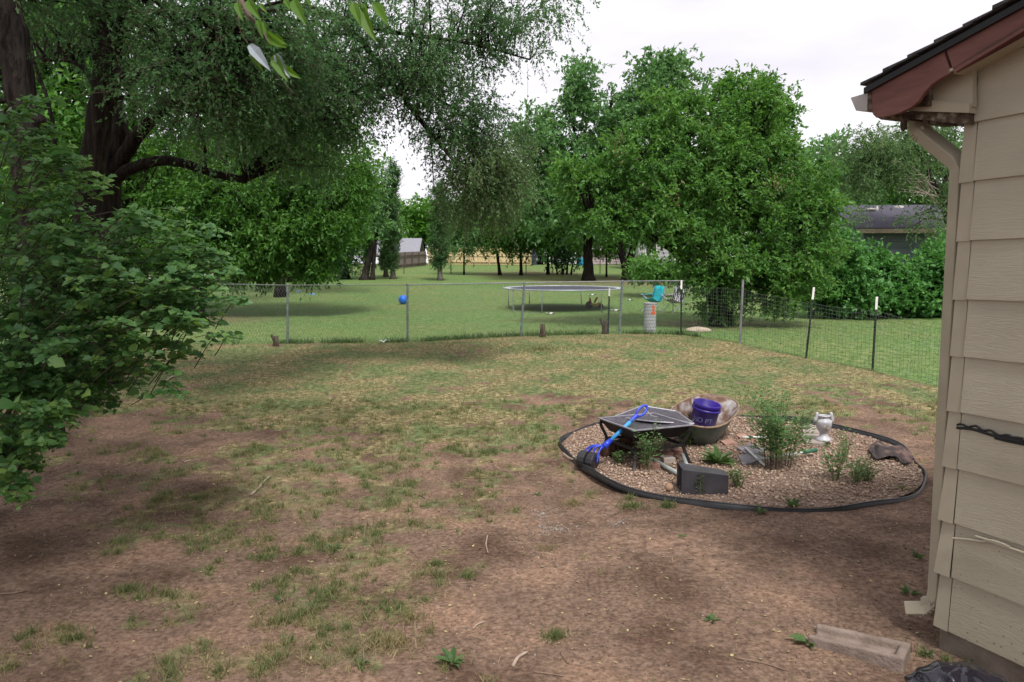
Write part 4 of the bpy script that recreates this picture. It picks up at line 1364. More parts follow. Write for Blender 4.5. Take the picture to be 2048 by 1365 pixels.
mb = MB(); mb.tube([ty + Vector((-.12, 0, .12)), ty + Vector((-.15, 0, .36))], .035, n=8); mb.box(ty + Vector((.06, 0, .3)), (.05, .2, .22), Matrix.Rotation(.5, 3, 'Y')); mb.build('seat', M['toyred'], toy, bevel=.01)
mb = MB(); mb.tube([ty + Vector((-.15, -.14, .36)), ty + Vector((-.15, .14, .38))], .018, n=8); mb.build('handlebar', M['toyred'], toy)
for x, y, r in ((-.18, 0, .13), (.24, -.12, .09), (.24, .12, .09)):
    mb = MB(); mb.smooth = True; mb.lathe([(0, -.03), (r * .9, -.03), (r, -.02), (r, .02), (r * .9, .03), (0, .03)], n=16, M=Matrix.Rotation(math.pi / 2, 3, 'X'), o=ty + Vector((x, y, r)))
    mb.build('wheel', M['blackplastic'], toy)


def camp_chair(base, rz, m, label):
    o = thing('camping_chair', base, label, 'camping chair', 'folding camping chairs on the lawn')
    Rz = Matrix.Rotation(rz, 3, 'Z')
    def q(x, y, z): return base + Rz @ Vector((x, y, z))
    # seat sling, faces +x
    vs = []
    for i in range(9):
        t = i / 8
        for j in range(5):
            y = (j / 4 - .5) * .5
            if t < .5:
                s = t / .5; p = q(.30 - .46 * s, y, .50 - .10 * math.sin(s * math.pi * .6) - .05 * s - .05 * (1 - (y / .25) ** 2))
            else:
                s = (t - .5) / .5; p = q(-.16 - .14 * s, y, .38 + .5 * s - .0 + .02 * math.sin(j))
            vs.append(p)
    mb = MB(); mb.smooth = True; mb.add(vs, [(i * 5 + j, i * 5 + j + 1, (i + 1) * 5 + j + 1, (i + 1) * 5 + j) for i in range(8) for j in range(4)])
    s_ = mb.build('fabric_sling', m, o); s_.modifiers.new('thick', 'SOLIDIFY').thickness = .012
    for s in (-1, 1):
        mb = MB(); mb.add([q(.32, s * .27, .62), q(.32, s * .33, .62), q(.1, s * .34, .6), q(-.26, s * .32, .64), q(-.26, s * .26, .64), q(.1, s * .26, .6)], [(0, 1, 2, 5), (5, 2, 3, 4)])
        a_ = mb.build('armrest', m, o); a_.modifiers.new('thick', 'SOLIDIFY').thickness = .015
    for p, r in (((.3, -.28, .62), (-.22, .26, .0)), ((.3, .28, .62), (-.22, -.26, .0)), ((-.28, -.27, .88), (-.2, -.27, .02)), ((-.28, .27, .88), (-.2, .27, .02)), ((.3, -.26, .0), (-.2, -.26, .42)), ((.3, .26, .0), (-.2, .26, .42))):
        mb = MB(); mb.tube([q(*p), q(*r)], .011, n=6); mb.build('frame_tube', M['tramp_frame'], o)
    return o


cz = 1.05
camp_chair(G(1306, 624), math.radians(212), M['teal'], 'teal folding camping chair on the lawn behind the grey cylinder')
camp_chair(G(1347, 626), math.radians(210), M['zebra'], 'black and white patterned folding camping chair on the lawn')

M['cylgrey'] = mat('grey_ribbed_plastic', [(.3, .315, .32), (.4, .42, .425)], scale=6, rough=.55)
M['orange'] = mat('orange_paint', [(.62, .10, .02), (.72, .14, .03)], rough=.6)
cb = G(1303, 667); cb = cb + Vector((0, .22, 0)); cb.z = hgt1(cb.x, cb.y)
cyl = thing('drain_pipe', cb, 'pale grey ribbed plastic cylinder with orange numeral by the fence', 'pipe')
rad, hh = 12.0 / FPX * cb.y, P(1303, 606, cb.y).z - cb.z
prof = [(0, -.02), (rad, -.02)]
for i in range(9):
    z = hh * (i + .5) / 9
    prof += [(rad, z - .006), (rad - .003, z), (rad, z + .006)]
prof += [(rad, hh - .03), (rad + .01, hh - .02), (rad + .008, hh), (rad * .86, hh + .004), (rad * .84, hh - .05), (0, hh - .06)]
mb = MB(); mb.smooth = True; mb.lathe(prof, n=28, o=cb); mb.build('shell', M['cylgrey'], cyl)
mb = MB()
def CY(u, z):
    t = -math.pi / 2 - .02 + u / rad
    return cb + Vector(((rad + .004) * math.cos(t), (rad + .004) * math.sin(t), z))
def numeral(rects):
    for u0, u1, z0, z1 in rects:
        n_ = 5
        vs = [CY(u0 + (u1 - u0) * i / n_, z) for z in (z0, z1) for i in range(n_ + 1)]
        mb.add(vs, [(i, i + 1, n_ + 2 + i, n_ + 1 + i) for i in range(n_)])
numeral([(.030, .086, hh * .70, hh * .87), (-.004, .116, hh * .61, hh * .70), (.012, .086, hh * .872, hh * .915)])
mb.build('orange_numeral', M['orange'], cyl)

M['ballblue'] = mat('blue_ball_plastic', [(.0, .10, .55), (.01, .16, .68)], scale=3, rough=.35, spec=.5)
g_ = G(806, 609)
rb = 9.2 / FPX * g_.y
mb = MB(); mb.smooth = True; mb.lathe([(.0001 + rb * math.sin(math.pi * i / 20), rb - rb * math.cos(math.pi * i / 20)) for i in range(21)], n=28, o=g_)
tag(mb.build('ball', M['ballblue'], loc=g_), 'big bright blue ball resting on the lawn', 'ball')
M['disc'] = mat('pale_blue_disc', [(.10, .28, .62), (.2, .4, .7)], rough=.5)
for i, (x, y) in enumerate(((569, 586), (598, 584.5), (624, 590))):
    p = G(x, y)
    mb = MB(); mb.smooth = True; mb.lathe([(0, .05), (.1, .055), (.13, .05), (.14, .025), (.13, .0)], n=20, o=p)
    tag(mb.build('flying_disc', M['disc'], loc=p), ['blue flying disc on the lawn touching the fence post line', 'blue flying disc on the lawn, middle of three', 'blue flying disc on the lawn closest to the ball'][i], 'disc', 'blue discs on the lawn')
M['paper'] = mat('white_scrap', [(.5, .5, .5), (.7, .7, .7)], rough=.8)
for i, (x, y, l, lab) in enumerate(((1102, 629, .32, 'white scrap on the grass in front of the trampoline'), (1232, 622.5, .35, 'pale flat scrap beside the trampoline leg'),
                               (1260, 601.5, .26, 'white scrap on the lawn between trampoline and teal chair'), (1185, 591, .4, 'pale strip lying on lawn beyond the ride-on toy'),
                               (768, 686, .16, 'small white scrap at the foot of the fence'))):
    p = G(x, y)
    mb = MB(); vs = []
    for a in range(7):
        for b in range(3):
            vs.append(p + Vector((l * (a / 6 - .5), .12 * (b - 1) + .03 * a, .03 + .025 * math.sin(a * 1.7 + b))))
    mb.add(vs, [(a * 3 + b, a * 3 + b + 1, (a + 1) * 3 + b + 1, (a + 1) * 3 + b) for a in range(6) for b in range(2)])
    o = mb.build('paper_scrap', M['paper'], loc=p); o.modifiers.new('thick', 'SOLIDIFY').thickness = .006
    tag(o, lab, 'scrap', 'pale scraps on the lawn')
M['stonetan'] = mat('tan_rock', [(.3, .24, .18), (.45, .38, .3)], scale=9, rough=.95, bump=.5, bscale=30)
p = G(1397, 664)
bm = bmesh.new(); bmesh.ops.create_icosphere(bm, subdivisions=3, radius=1)
for v in bm.verts:
    f = 1 + .3 * (float(fbm(np.float64(v.co.x * 2 + 9), np.float64(v.co.y * 2 + v.co.z))) - .5)
    v.co = Vector((v.co.x * .30 * f, v.co.y * .2 * f, v.co.z * .09 * f + .03))
me = bpy.data.meshes.new('rock'); bm.to_mesh(me); bm.free(); me.materials.append(M['stonetan'])
tag(link('rock', me, None, p), 'low tan rock beside the corner post of the wire fence', 'rock')

M['stump'] = barkmat('stump_wood', (.06, .045, .035), (.17, .13, .10), 2.0)
for (x, y0, y1, w, fork, lab) in ((1085, 674, 649, 5.5, False, 'thin upright stump in front of the leaning fence post'), (1209, 668, 640, 5.5, True, 'forked grey stump beside the white-tipped fence post'),
                                  (552, 692, 673, 5.5, True, 'short dark stump at the fence near the leafy bush')):
    b = G(x, y0); t = P(x - 1, y1, b.y); r = w / FPX * b.y
    st = thing('stump', b, lab, 'stump', 'stumps along the fence')
    mb = MB(); mb.smooth = True
    mb.tube([b - UPV * .05, b + UPV * .03, b.lerp(t, .5) + Vector((.01, 0, 0)), t], [r * 1.5, r * 1.15, r * .9, r * .95], n=10, wob=.25)
    if fork:
        mb.tube([b.lerp(t, .55), t + Vector((-.09, 0, .03))], [r * .8, r * .45], n=8, wob=.25)
    mb.build('trunk', M['stump'], st)

# ------------------------------------------------------------------ background buildings and fences
def plank_fence(name, label, a, b, h, m, mp, n_panel, gap=.05):
    o = thing(name, a, label, 'fence')
    d = b - a; Lh = math.hypot(d.x, d.y); u = Vector((d.x, d.y, 0)).normalized(); w = Vector((-u.y, u.x, 0))
    for i in range(n_panel):
        p0, p1 = a.lerp(b, i / n_panel), a.lerp(b, (i + 1) / n_panel)
        mb = MB(); k = max(4, int((p1 - p0).length / .145))
        for j in range(k):
            q0, q1 = p0.lerp(p1, (j + .03) / k), p0.lerp(p1, (j + .97) / k)
            z0, hh_ = hgt1(q0.x, q0.y) + .05, h + random.uniform(-.015, .015)
            mb.slab([Vector((q0.x, q0.y, z0)), Vector((q1.x, q1.y, z0)), Vector((q1.x, q1.y, z0 + hh_)), Vector((q0.x, q0.y, z0 + hh_))], w * .02)
        tag(mb.build('plank_panel', m, o), kind='stuff')
    for i in range(n_panel + 1):
        p0 = a.lerp(b, i / n_panel); z0 = hgt1(p0.x, p0.y)
        mb = MB(); mb.box(Vector((p0.x, p0.y, z0 + h / 2 + .02)) - w * .06, (.1, .1, h + .04)); mb.build('post', mp, o)
    for zf in (.3, h - .25):
        mb = MB(); A = Vector((a.x, a.y, hgt1(a.x, a.y) + zf)) - w * .045; B = Vector((b.x, b.y, hgt1(b.x, b.y) + zf)) - w * .045
        mb.tube([A, B], .05, n=4); mb.build('rail', mp, o)
    return o


M['yellowwood'] = mat('new_yellow_wood', [(.50, .38, .20), (.66, .53, .31)], scale=3, rough=.8, stretch=(4, 4, .3))
M['yellowpost'] = mat('new_post_wood', [(.36, .27, .14), (.46, .35, .2)], rough=.85)
M['greywood'] = mat('weathered_fence_wood', [(.13, .105, .095), (.22, .185, .17)], scale=3, rough=.9, stretch=(4, 4, .3))
M['greypost'] = mat('weathered_post', [(.07, .05, .042), (.11, .085, .07)], rough=.9)


def at(px, D):
    return GB(px, D)


a, b = at(858, 76), at(1062, 74)
plank_fence('plank_fence', 'new yellow plank privacy fence behind the far trees', a, b, 1.75, M['yellowwood'], M['yellowpost'], 5)
a, b = at(762, 62), at(850, 73)
plank_fence('plank_fence', 'weathered grey plank fence below the pale metal roof', a, b, 1.35, M['greywood'], M['greypost'], 6)
# dark panel painted for the shaded gap beside the yellow fence
gt = at(1066, 75)
mb = MB(); mb.box(gt + Vector((.0, 0, .85)), (.75, .08, 1.7))
tag(mb.build('gap_panel', M['tramp_mat'], loc=gt), 'dark panel standing in for the shaded gap at the end of the yellow plank fence', 'gap_panel')
M['lilac'] = mat('pinkish_siding', [(.34, .27, .28), (.42, .35, .36)], scale=2, rough=.7)
M['greysid'] = mat('grey_siding', [(.28, .27, .29), (.36, .35, .37)], scale=2, rough=.7)
M['roofgrey'] = mat('far_roof', [(.12, .11, .12), (.2, .19, .2)], scale=4, rough=.9)
M['glass'] = mat('dark_window_glass', [(.02, .022, .026), (.05, .055, .06)], scale=1, rough=.15, spec=.6)
M['trimw'] = mat('window_trim', [(.5, .48, .46), (.6, .58, .56)], rough=.6)


def small_house(name, label, c, w, d, h, rise, rz, wm, rm, boards=.3, windows=(), tm=None):
    o = thing(name, c, label, 'house')
    Rz = Matrix.Rotation(rz, 3, 'Z')
    def q(x, y, z): return c + Rz @ Vector((x, y, z))
    mb = MB(); mb.add([q(-w / 2 + .03, -d / 2 + .03, -.6), q(w / 2 - .03, -d / 2 + .03, -.6), q(w / 2 - .03, d / 2, -.6), q(-w / 2 + .03, d / 2, -.6), q(-w / 2 + .03, -d / 2 + .03, h), q(w / 2 - .03, -d / 2 + .03, h), q(w / 2 - .03, d / 2, h), q(-w / 2 + .03, d / 2, h), q(-w / 2 + .03, 0, h + rise), q(w / 2 - .03, 0, h + rise)],
                      [(0, 1, 5, 4), (1, 2, 6, 9, 5), (2, 3, 7, 6), (3, 0, 4, 8, 7)]); mb.build('wall', wm, o)
    n_ = int(h / boards)
    for i in range(n_):
        z0, z1 = i * h / n_, (i + 1) * h / n_
        segs = [(-w / 2, w / 2)]
        for (x0, x1, za, zb) in windows:
            if z1 > za + .02 and z0 < zb - .02:
                segs = [s for seg in segs for s in ([(seg[0], x0), (x1, seg[1])] if seg[0] < x0 and seg[1] > x1 else [seg])]
        for x0, x1 in segs:
            mb = MB(); mb.add([q(x0, -d / 2 - .03, z0), q(x1, -d / 2 - .03, z0), q(x1, -d / 2, z1), q(x0, -d / 2, z1), q(x0, -d / 2 + .02, z0), q(x1, -d / 2 + .02, z0)], [(0, 1, 2, 3), (0, 4, 5, 1)])
            mb.build('siding_board', wm, o)
    for x0, x1, za, zb in windows:
        f = MB()
        y = -d / 2 - .035
        for (u0, u1, v0, v1) in ((x0, x1, za, za + .07), (x0, x1, zb - .07, zb), (x0, x0 + .07, za + .07, zb - .07), (x1 - .07, x1, za + .07, zb - .07), ((x0 + x1) / 2 - .025, (x0 + x1) / 2 + .025, za + .07, zb - .07)):
            f.slab([q(u0, y, v0), q(u1, y, v0), q(u1, y, v1), q(u0, y, v1)], Rz @ Vector((0, .06, 0)))
        fo = f.build('window', tm or M['trimw'], o)
        for u0, u1 in ((x0 + .07, (x0 + x1) / 2 - .025), ((x0 + x1) / 2 + .025, x1 - .07)):
            f = MB(); f.slab([q(u0, y + .03, za + .07), q(u1, y + .03, za + .07), q(u1, y + .03, zb - .07), q(u0, y + .03, zb - .07)], Rz @ Vector((0, .01, 0)))
            f.build('pane', M['glass'], fo)
    ov = .45
    for s in (-1, 1):
        mb = MB(); k = rise / (d / 2)
        mb.slab([q(-w / 2 - ov, s * (d / 2 + ov), h - ov * k + .08), q(w / 2 + ov, s * (d / 2 + ov), h - ov * k + .08), q(w / 2 + ov, 0, h + rise + .08), q(-w / 2 - ov, 0, h + rise + .08)], Vector((0, 0, .09)))
        mb.build('roof', rm, o)
        mb = MB(); mb.box(q(0, s * (d / 2 + ov + .02), h - ov * k + .04), (w + 2 * ov, .03, .17), Rz); mb.build('fascia', tm or M['trimw'], o)
    return o, q


c = at(1206, 80)
small_house('far_house', 'far house with pinkish siding glimpsed between the trunks', c, 5.2, 6, 1.7, 1.4, 0, M['lilac'], M['roofgrey'], .28)
c = at(1318, 66)
small_house('far_house', 'far grey house with two windows behind the forked trunk', c, 5.4, 6, 2.9, 1.3, .1, M['greysid'], M['roofgrey'], .3, [(-2.1, -1.1, 1.1, 2.4), (.2, 1.5, 1.1, 2.4)])
M['metalroof'] = mat('pale_metal_roof', [(.2, .2, .235), (.3, .3, .335)], scale=3, rough=.5, metal=.3, stretch=(12, 1, 1))
c = at(800, 76)
small_house('shed', 'small shed with a pale metal roof behind the grey fence', c, 3.6, 4, 1.2, 1.3, 0, M['greywood'], M['metalroof'], .3)
M['bluetub'] = mat('sky_blue_plastic', [(.02, .3, .62), (.05, .4, .75)], rough=.5)
c = at(1163, 74)
mb = MB(); mb.lathe([(0, 0), (.33, 0), (.36, .06), (.4, .62), (.43, .64), (.43, .68), (.38, .68), (.35, .1), (0, .08)], n=24, o=c); mb.smooth = True
tag(mb.build('plastic_tub', M['bluetub'], loc=c), 'sky blue plastic tub far behind the thick dark trunk', 'tub')

# house beyond the hedge
M['bluegrey'] = mat('blue_grey_siding', [(.085, .105, .115), (.12, .145, .155)], scale=2, rough=.7)
M['roofviolet'] = mat('grey_violet_shingles', [(.05, .048, .066), (.085, .08, .105)], scale=14, rough=.95, bump=.3, bscale=60)
M['tantrim'] = mat('tan_fascia', [(.28, .21, .16), (.36, .28, .22)], rough=.7)
c = at(1858, 33.5); c.z = .6
hb, q = small_house('neighbour_house', 'blue-grey sided house with violet-grey roof beyond the hedge', c, 8.0, 6.4, 3.05, 1.05, math.radians(-6), M['bluegrey'], M['roofviolet'], .235,
                    [(-1.55, -.35, 1.85, 2.75)], M['tantrim'])
for x, y, lab in ((-3.0, -1.0, 1), (-1.6, -.35, 2)):
    z = c.z + 3.05 + 1.05 * (1 - abs(y) / 3.2) + .1
    b = q(x, y, 0); b.z = z
    mb = MB(); mb.smooth = True
    if lab == 1:
        mb.lathe([(.14, 0), (.14, .1), (.2, .1), (.2, .16), (0, .2)], n=16, o=b)
        mb.tube([b + Vector((.32, .1, -.1)), b + Vector((.32, .1, .3))], .05, n=10)
    else:
        mb.lathe([(.2, 0), (.2, .1), (.0, .14)], n=16, o=b)
    mb.build('roof_vent', M['gutter'], hb)

# far chain link fence at the back of the lawn
BF = [at(x, 56) for x in (640, 735, 808, 902, 998, 1052, 1128, 1200, 1290)]
bf = thing('chain_link_fence', BF[4], 'far dark chain link fence along the back of the lawn', 'fence')
chain_mesh('wire_mesh', BF, [1.25] * len(BF), .14, .004, M['tpost'], bf)
for b in BF:
    mb = MB(); mb.tube([b - UPV * .1, b + UPV * 1.3], .035, n=8); mb.build('post', M['greypost'], bf)
mb = MB(); mb.tube([b + UPV * 1.25 for b in BF], .025, n=6); mb.build('top_rail', M['greypost'], bf)

# low brown wall with pale coping, left
M['brownwall'] = mat('low_brown_wall', [(.11, .075, .06), (.19, .14, .115)], scale=5, rough=.95, bump=.5, bscale=14)
M['coping'] = mat('pale_coping', [(.45, .43, .42), (.6, .58, .56)], scale=3, rough=.8)
a, b = at(190, 37), at(636, 49)
lw = thing('garden_wall', a, 'low brown garden wall with pale coping under the trees', 'wall')
w = Vector((-(b - a).y, (b - a).x, 0)).normalized()
for i in range(16):
    p, r_ = a.lerp(b, i / 16), a.lerp(b, (i + .985) / 16)
    mb = MB()
    z0, z1 = hgt1(p.x, p.y), hgt1(r_.x, r_.y)
    mb.slab([Vector((p.x, p.y, z0 - .2)), Vector((r_.x, r_.y, z1 - .2)), Vector((r_.x, r_.y, z1 + .42)), Vector((p.x, p.y, z0 + .42))], w * .2)
    mb.build('wall_block', M['brownwall'], lw)
    mb = MB()
    mb.slab([Vector((p.x, p.y, z0 + .424)) - w * .04, Vector((r_.x, r_.y, z1 + .424)) - w * .04, Vector((r_.x, r_.y, z1 + .50)) - w * .04, Vector((p.x, p.y, z0 + .50)) - w * .04], w * .28)
    mb.build('coping_slab', M['coping'], lw)

# ------------------------------------------------------------------ trees
def P3(t):
    return GB(t[0], t[2]) if t[1] is None else P(*t)


def tree(name, label, limbs, blobs, leaf, bark, cat='tree', group=None, sub=None, wob=.05):
    """limbs: ([(px,py,dist)...], r0, r1); blobs: (px, py, dist, rx px, ry px, depth m, clumps)"""
    L_, W_, K, Mn, tw, droop, spread, lm = leaf
    base = P3(limbs[0][0][0])
    o = thing(name, base, label, cat, group)
    mb = MB(); mb.smooth = True
    nodes = []
    for pts, r0, r1 in limbs:
        c = crom([P3(p) for p in pts], 6)
        c = [p + Vector((random.gauss(0, r0 * .06), random.gauss(0, r0 * .06), 0)) if 0 < i < len(c) - 1 else p for i, p in enumerate(c)]
        rs = [r0 + (r1 - r0) * (i / (len(c) - 1)) ** .8 for i in range(len(c))]
        if pts[0][1] is None:
            rs[0] *= 1.45
            if len(rs) > 1: rs[1] *= 1.12
            c[0] = c[0] - UPV * .1
        mb.tube(c, rs, n=16 if r0 > .08 else 6, wob=wob)
        nodes += [(p, r) for p, r in zip(c[1:], rs[1:])]
    NP = np.array([p for p, r in nodes]); NR = np.array([r for p, r in nodes])
    cen = []; outw = []
    for (px, py, D, rx, ry, rz, n) in blobs:
        c, k = (np.array(P(px, py, D)), D / FPX) if D else (np.array(px), 1.0)
        u = unit(rng.normal(0, 1, (n, 3))); r = rng.random((n, 1)) ** .42
        d = u * r * np.array([rx * k, rz, ry * k])
        cen.append(c + d); outw.append(u * np.array([1, 1, .7]))
    cen = np.concatenate(cen); outw = unit(np.concatenate(outw))
    gzv = hgt(cen[:, 0], cen[:, 1]) + .25
    cen[:, 2] = np.maximum(cen[:, 2], gzv)
    # a thin limb from the nearest bough to every clump
    for c in cen:
        dd = np.linalg.norm(NP - c, axis=1) + (NP[:, 2] > c[2] + .4) * .6
        i = int(np.argmin(dd)); a = Vector(NP[i]); e = Vector(c)
        if (e - a).length < .05: continue
        m_ = a.lerp(e, .5) + Vector((random.gauss(0, .08), random.gauss(0, .08), .10)) * (e - a).length
        r = min(NR[i] * .55, .012 + .010 * (e - a).length)
        mb.tube([a, m_, e], [r, r * .7, r * .3], n=3 if a.y > 15 else 5, caps=False)
    mb.build('trunk', bark, o)
    nC = len(cen)
    # sprays: K twigs per clump, Mn leaves per twig
    tc0 = np.repeat(cen, K, 0) + rng.normal(0, spread, (nC * K, 3)) * [1, 1, .8]
    td = unit(np.repeat(outw, K, 0) * .75 + rng.normal(0, .75, (nC * K, 3)) + [0, 0, .25 - droop])
    tl = tw * rng.uniform(.5, 1.25, (nC * K, 1))
    s = rng.random((nC * K, Mn, 1))
    pos = tc0[:, None] + td[:, None] * (s * tl[:, None]) + np.array([0, 0, -1.]) * (droop * .6 * (s ** 2) * tl[:, None])
    tdir = td[:, None] + np.array([0, 0, -1.]) * (droop * 1.2 * s)
    T = unit(tdir * .7 + rng.normal(0, .7, pos.shape))
    N = unit(rng.normal(0, .6, pos.shape) + [0, 0, .9])
    pos = pos.reshape(-1, 3); T = T.reshape(-1, 3); N = N.reshape(-1, 3)
    gl = hgt(pos[:, 0], pos[:, 1])
    ok = pos[:, 2] > gl + .03
    pos, T, N = pos[ok], T[ok], N[ok]
    Ls = L_ * np.exp(rng.normal(-.03, .24, len(pos))).clip(.45, 1.7)
    leaves('crown', pos, T, N, Ls, Ls * W_, lm, o)
    if sub:
        e = tc0 + td * tl + np.array([0, 0, -1.]) * (droop * .6 * tl)
        tag(wires('twigs', tc0[::2], e[::2], sub, M['twig'], o), kind='stuff')
    return o


#        length, width ratio, twigs per clump, leaves per twig, twig length, droop, spread, material
LF = lambda L_, w_, K, m, tw, dr, sp, mt: (L_, w_, K, m, tw, dr, sp, M[mt])

# the big shade tree over the yard
tree('shade_tree', 'big dark spreading shade tree with several trunks behind the leafy bush', [
    ([(160, None, 9.6), (172, 480, 9.6), (190, 300, 9.5), (212, 150, 9.4), (205, 60, 9.4), (185, -60, 9.3), (160, -260, 9.2)], .175, .115),
    ([(205, 180, 9.4), (235, 152, 9.3), (285, 150, 9.2), (340, 120, 9.1), (420, 60, 9.0)], .12, .05),
    ([(212, 120, 9.4), (240, 40, 9.5), (300, -60, 9.7), (380, -180, 10)], .14, .06),
    ([(160, -260, 9.2), (120, -500, 8), (60, -760, 6.2), (0, -1000, 4.6), (-100, -1600, 2.9)], .12, .04), ([(120, -500, 8), (350, -760, 6), (520, -950, 5)], .08, .03),
    ([(172, 420, 9.6), (120, 340, 9.9), (100, 220, 10.2), (70, 130, 10.4)], .05, .02),
    ([(205, 200, 9.5), (160, 130, 9.9), (90, 120, 10.2), (40, 135, 10.3)], .05, .02)],
    [(330, 60, 9.3, 150, 90, 1.3, 60), (480, 110, 9.2, 130, 90, 1.2, 60), (420, 200, 8.9, 120, 70, 1.0, 40), (150, 30, 10.4, 160, 90, 1.3, 40),
     (560, 60, 9.6, 120, 80, 1.2, 50), (330, -80, 9.5, 260, 90, 1.6, 40),
     (-200, -700, 6, 700, 240, 1.8, 50), (500, -900, 5.2, 500, 260, 1.8, 40), (-300, -1100, 4, 600, 300, 1.6, 40), (100, -420, 8, 500, 160, 1.8, 50), (-500, -300, 8, 300, 200, 1.6, 30),  # unseen overhead clumps here and below, added to shade the left foreground
     ((-3.4, 2.6, 6.5), 0, 0, 2.0, .8, 1.5, 90), ((-3.6, .2, 6.3), 0, 0, 2.2, .8, 1.6, 110), ((-1.6, -.6, 6.6), 0, 0, 1.5, .7, 1.3, 50)],
    LF(.047, .5, 11, 15, .42, .55, .14, 'elm'), M['bark'], sub=.0028)
forked = tree('shade_tree', 'blackish forked tree with long drooping boughs reaching over the lawn', [
    ([(215, None, 11.2), (222, 360, 11.2), (236, 300, 11.2), (240, 250, 11.2), (228, 190, 11.3), (232, 60, 11.5), (250, -90, 11.8)], .16, .08),
    ([(228, 345, 11.2), (262, 290, 11.1), (305, 235, 11.0), (360, 190, 10.9), (420, 150, 10.8), (490, 60, 10.8), (560, 15, 10.9), (650, 28, 11.1), (720, 80, 11.3), (790, 175, 11.5), (860, 265, 11.7), (940, 360, 12.0), (985, 425, 12.2)], .115, .02),
    ([(226, 360, 11.2), (262, 338, 11.1), (320, 322, 11.0), (370, 328, 10.9), (430, 348, 10.9), (492, 361, 10.8)], .095, .05),
    ([(405, 158, 10.8), (430, 185, 10.6), (456, 214, 10.5)], .075, .05),
    ([(650, 28, 11.1), (760, 60, 11.2), (880, 78, 11.4), (960, 92, 11.6), (1060, 120, 11.8)], .045, .012),
    ([(560, 15, 10.9), (700, -60, 11.2), (860, -110, 11.5), (1010, -80, 11.8), (1120, -10, 12.0)], .07, .012),
    ([(600, 10, 11.0), (640, 110, 11.0), (670, 190, 11.0), (690, 260, 11.0)], .04, .012),
    ([(790, 175, 11.5), (850, 190, 11.5), (930, 230, 11.8), (1000, 300, 12)], .03, .01),
    ([(860, 265, 11.7), (865, 330, 11.7), (868, 385, 11.8)], .014, .006),
    ([(355, 195, 10.9), (400, 260, 10.8), (412, 320, 10.8), (416, 348, 10.8)], .03, .018)],
    [(640, 150, 10.9, 90, 110, 1.2, 60), (560, 190, 10.7, 110, 80, 1.0, 50), (700, 80, 11.2, 110, 80, 1.2, 55), (620, 290, 10.9, 90, 60, .9, 36), (520, 260, 10.7, 80, 60, .9, 24),
     (800, 120, 11.4, 110, 90, 1.1, 60), (920, 70, 11.6, 110, 80, 1.1, 46), (1030, 40, 11.8, 100, 60, 1.0, 30), (1115, 10, 12.0, 60, 40, .8, 10), (830, -60, 11.4, 220, 70, 1.4, 40),
     (860, 190, 11.6, 90, 70, .8, 40), (900, 255, 11.8, 75, 60, .8, 36), (960, 240, 11.9, 60, 70, .7, 24), (690, 205, 11.0, 50, 50, .8, 20)],
    LF(.045, .5, 11, 15, .38, .55, .12, 'elm'), M['bark_dark'], sub=.0026)
bough = tree('drooping_bough', 'olive leaved bough end hanging low towards the trampoline', [
    ([(940, 360, 12.0), (975, 400, 12.2), (990, 430, 12.3)], .028, .008),
    ([(940, 360, 12.0), (985, 350, 12.2), (1030, 360, 12.4)], .02, .006),
    ([(940, 360, 12.0), (925, 400, 12.1), (930, 430, 12.1)], .02, .006)],
    [(960, 330, 12.0, 70, 60, .8, 34), (1010, 350, 12.3, 60, 70, .7, 36), (960, 400, 12.2, 60, 50, .7, 30), (1030, 300, 12.3, 40, 50, .6, 14), (930, 340, 11.9, 34, 50, .6, 16)],
    LF(.045, .45, 12, 15, .34, .7, .10, 'elm_olive'), M['bark_dark'], cat='bough', sub=.0026)
bough.location = bough.location - forked.location      # it belongs to the forked tree: a part of it
bough.parent = forked
del bough['category']
tree('old_tree', 'thick furrowed trunk at the picture edge behind the bush tip', [
    ([(85, None, 7.9), (75, 500, 7.9), (62, 380, 7.9), (50, 260, 7.9), (36, 130, 7.9), (16, 30, 7.9), (-20, -90, 8)], .165, .135),
    ([(60, 330, 7.9), (80, 260, 7.8), (78, 235, 7.6)], .07, .055),
    ([(40, 150, 7.9), (-40, 60, 8.2), (-120, -60, 8.4)], .1, .05)],
    [(-60, 20, 8.4, 140, 120, 1.2, 30), (60, -60, 8.5, 160, 70, 1.3, 34), (-80, 250, 8.8, 80, 120, 1.0, 20)],
    LF(.055, .5, 8, 12, .4, .5, .14, 'elm'), M['bark'], sub=.0028)

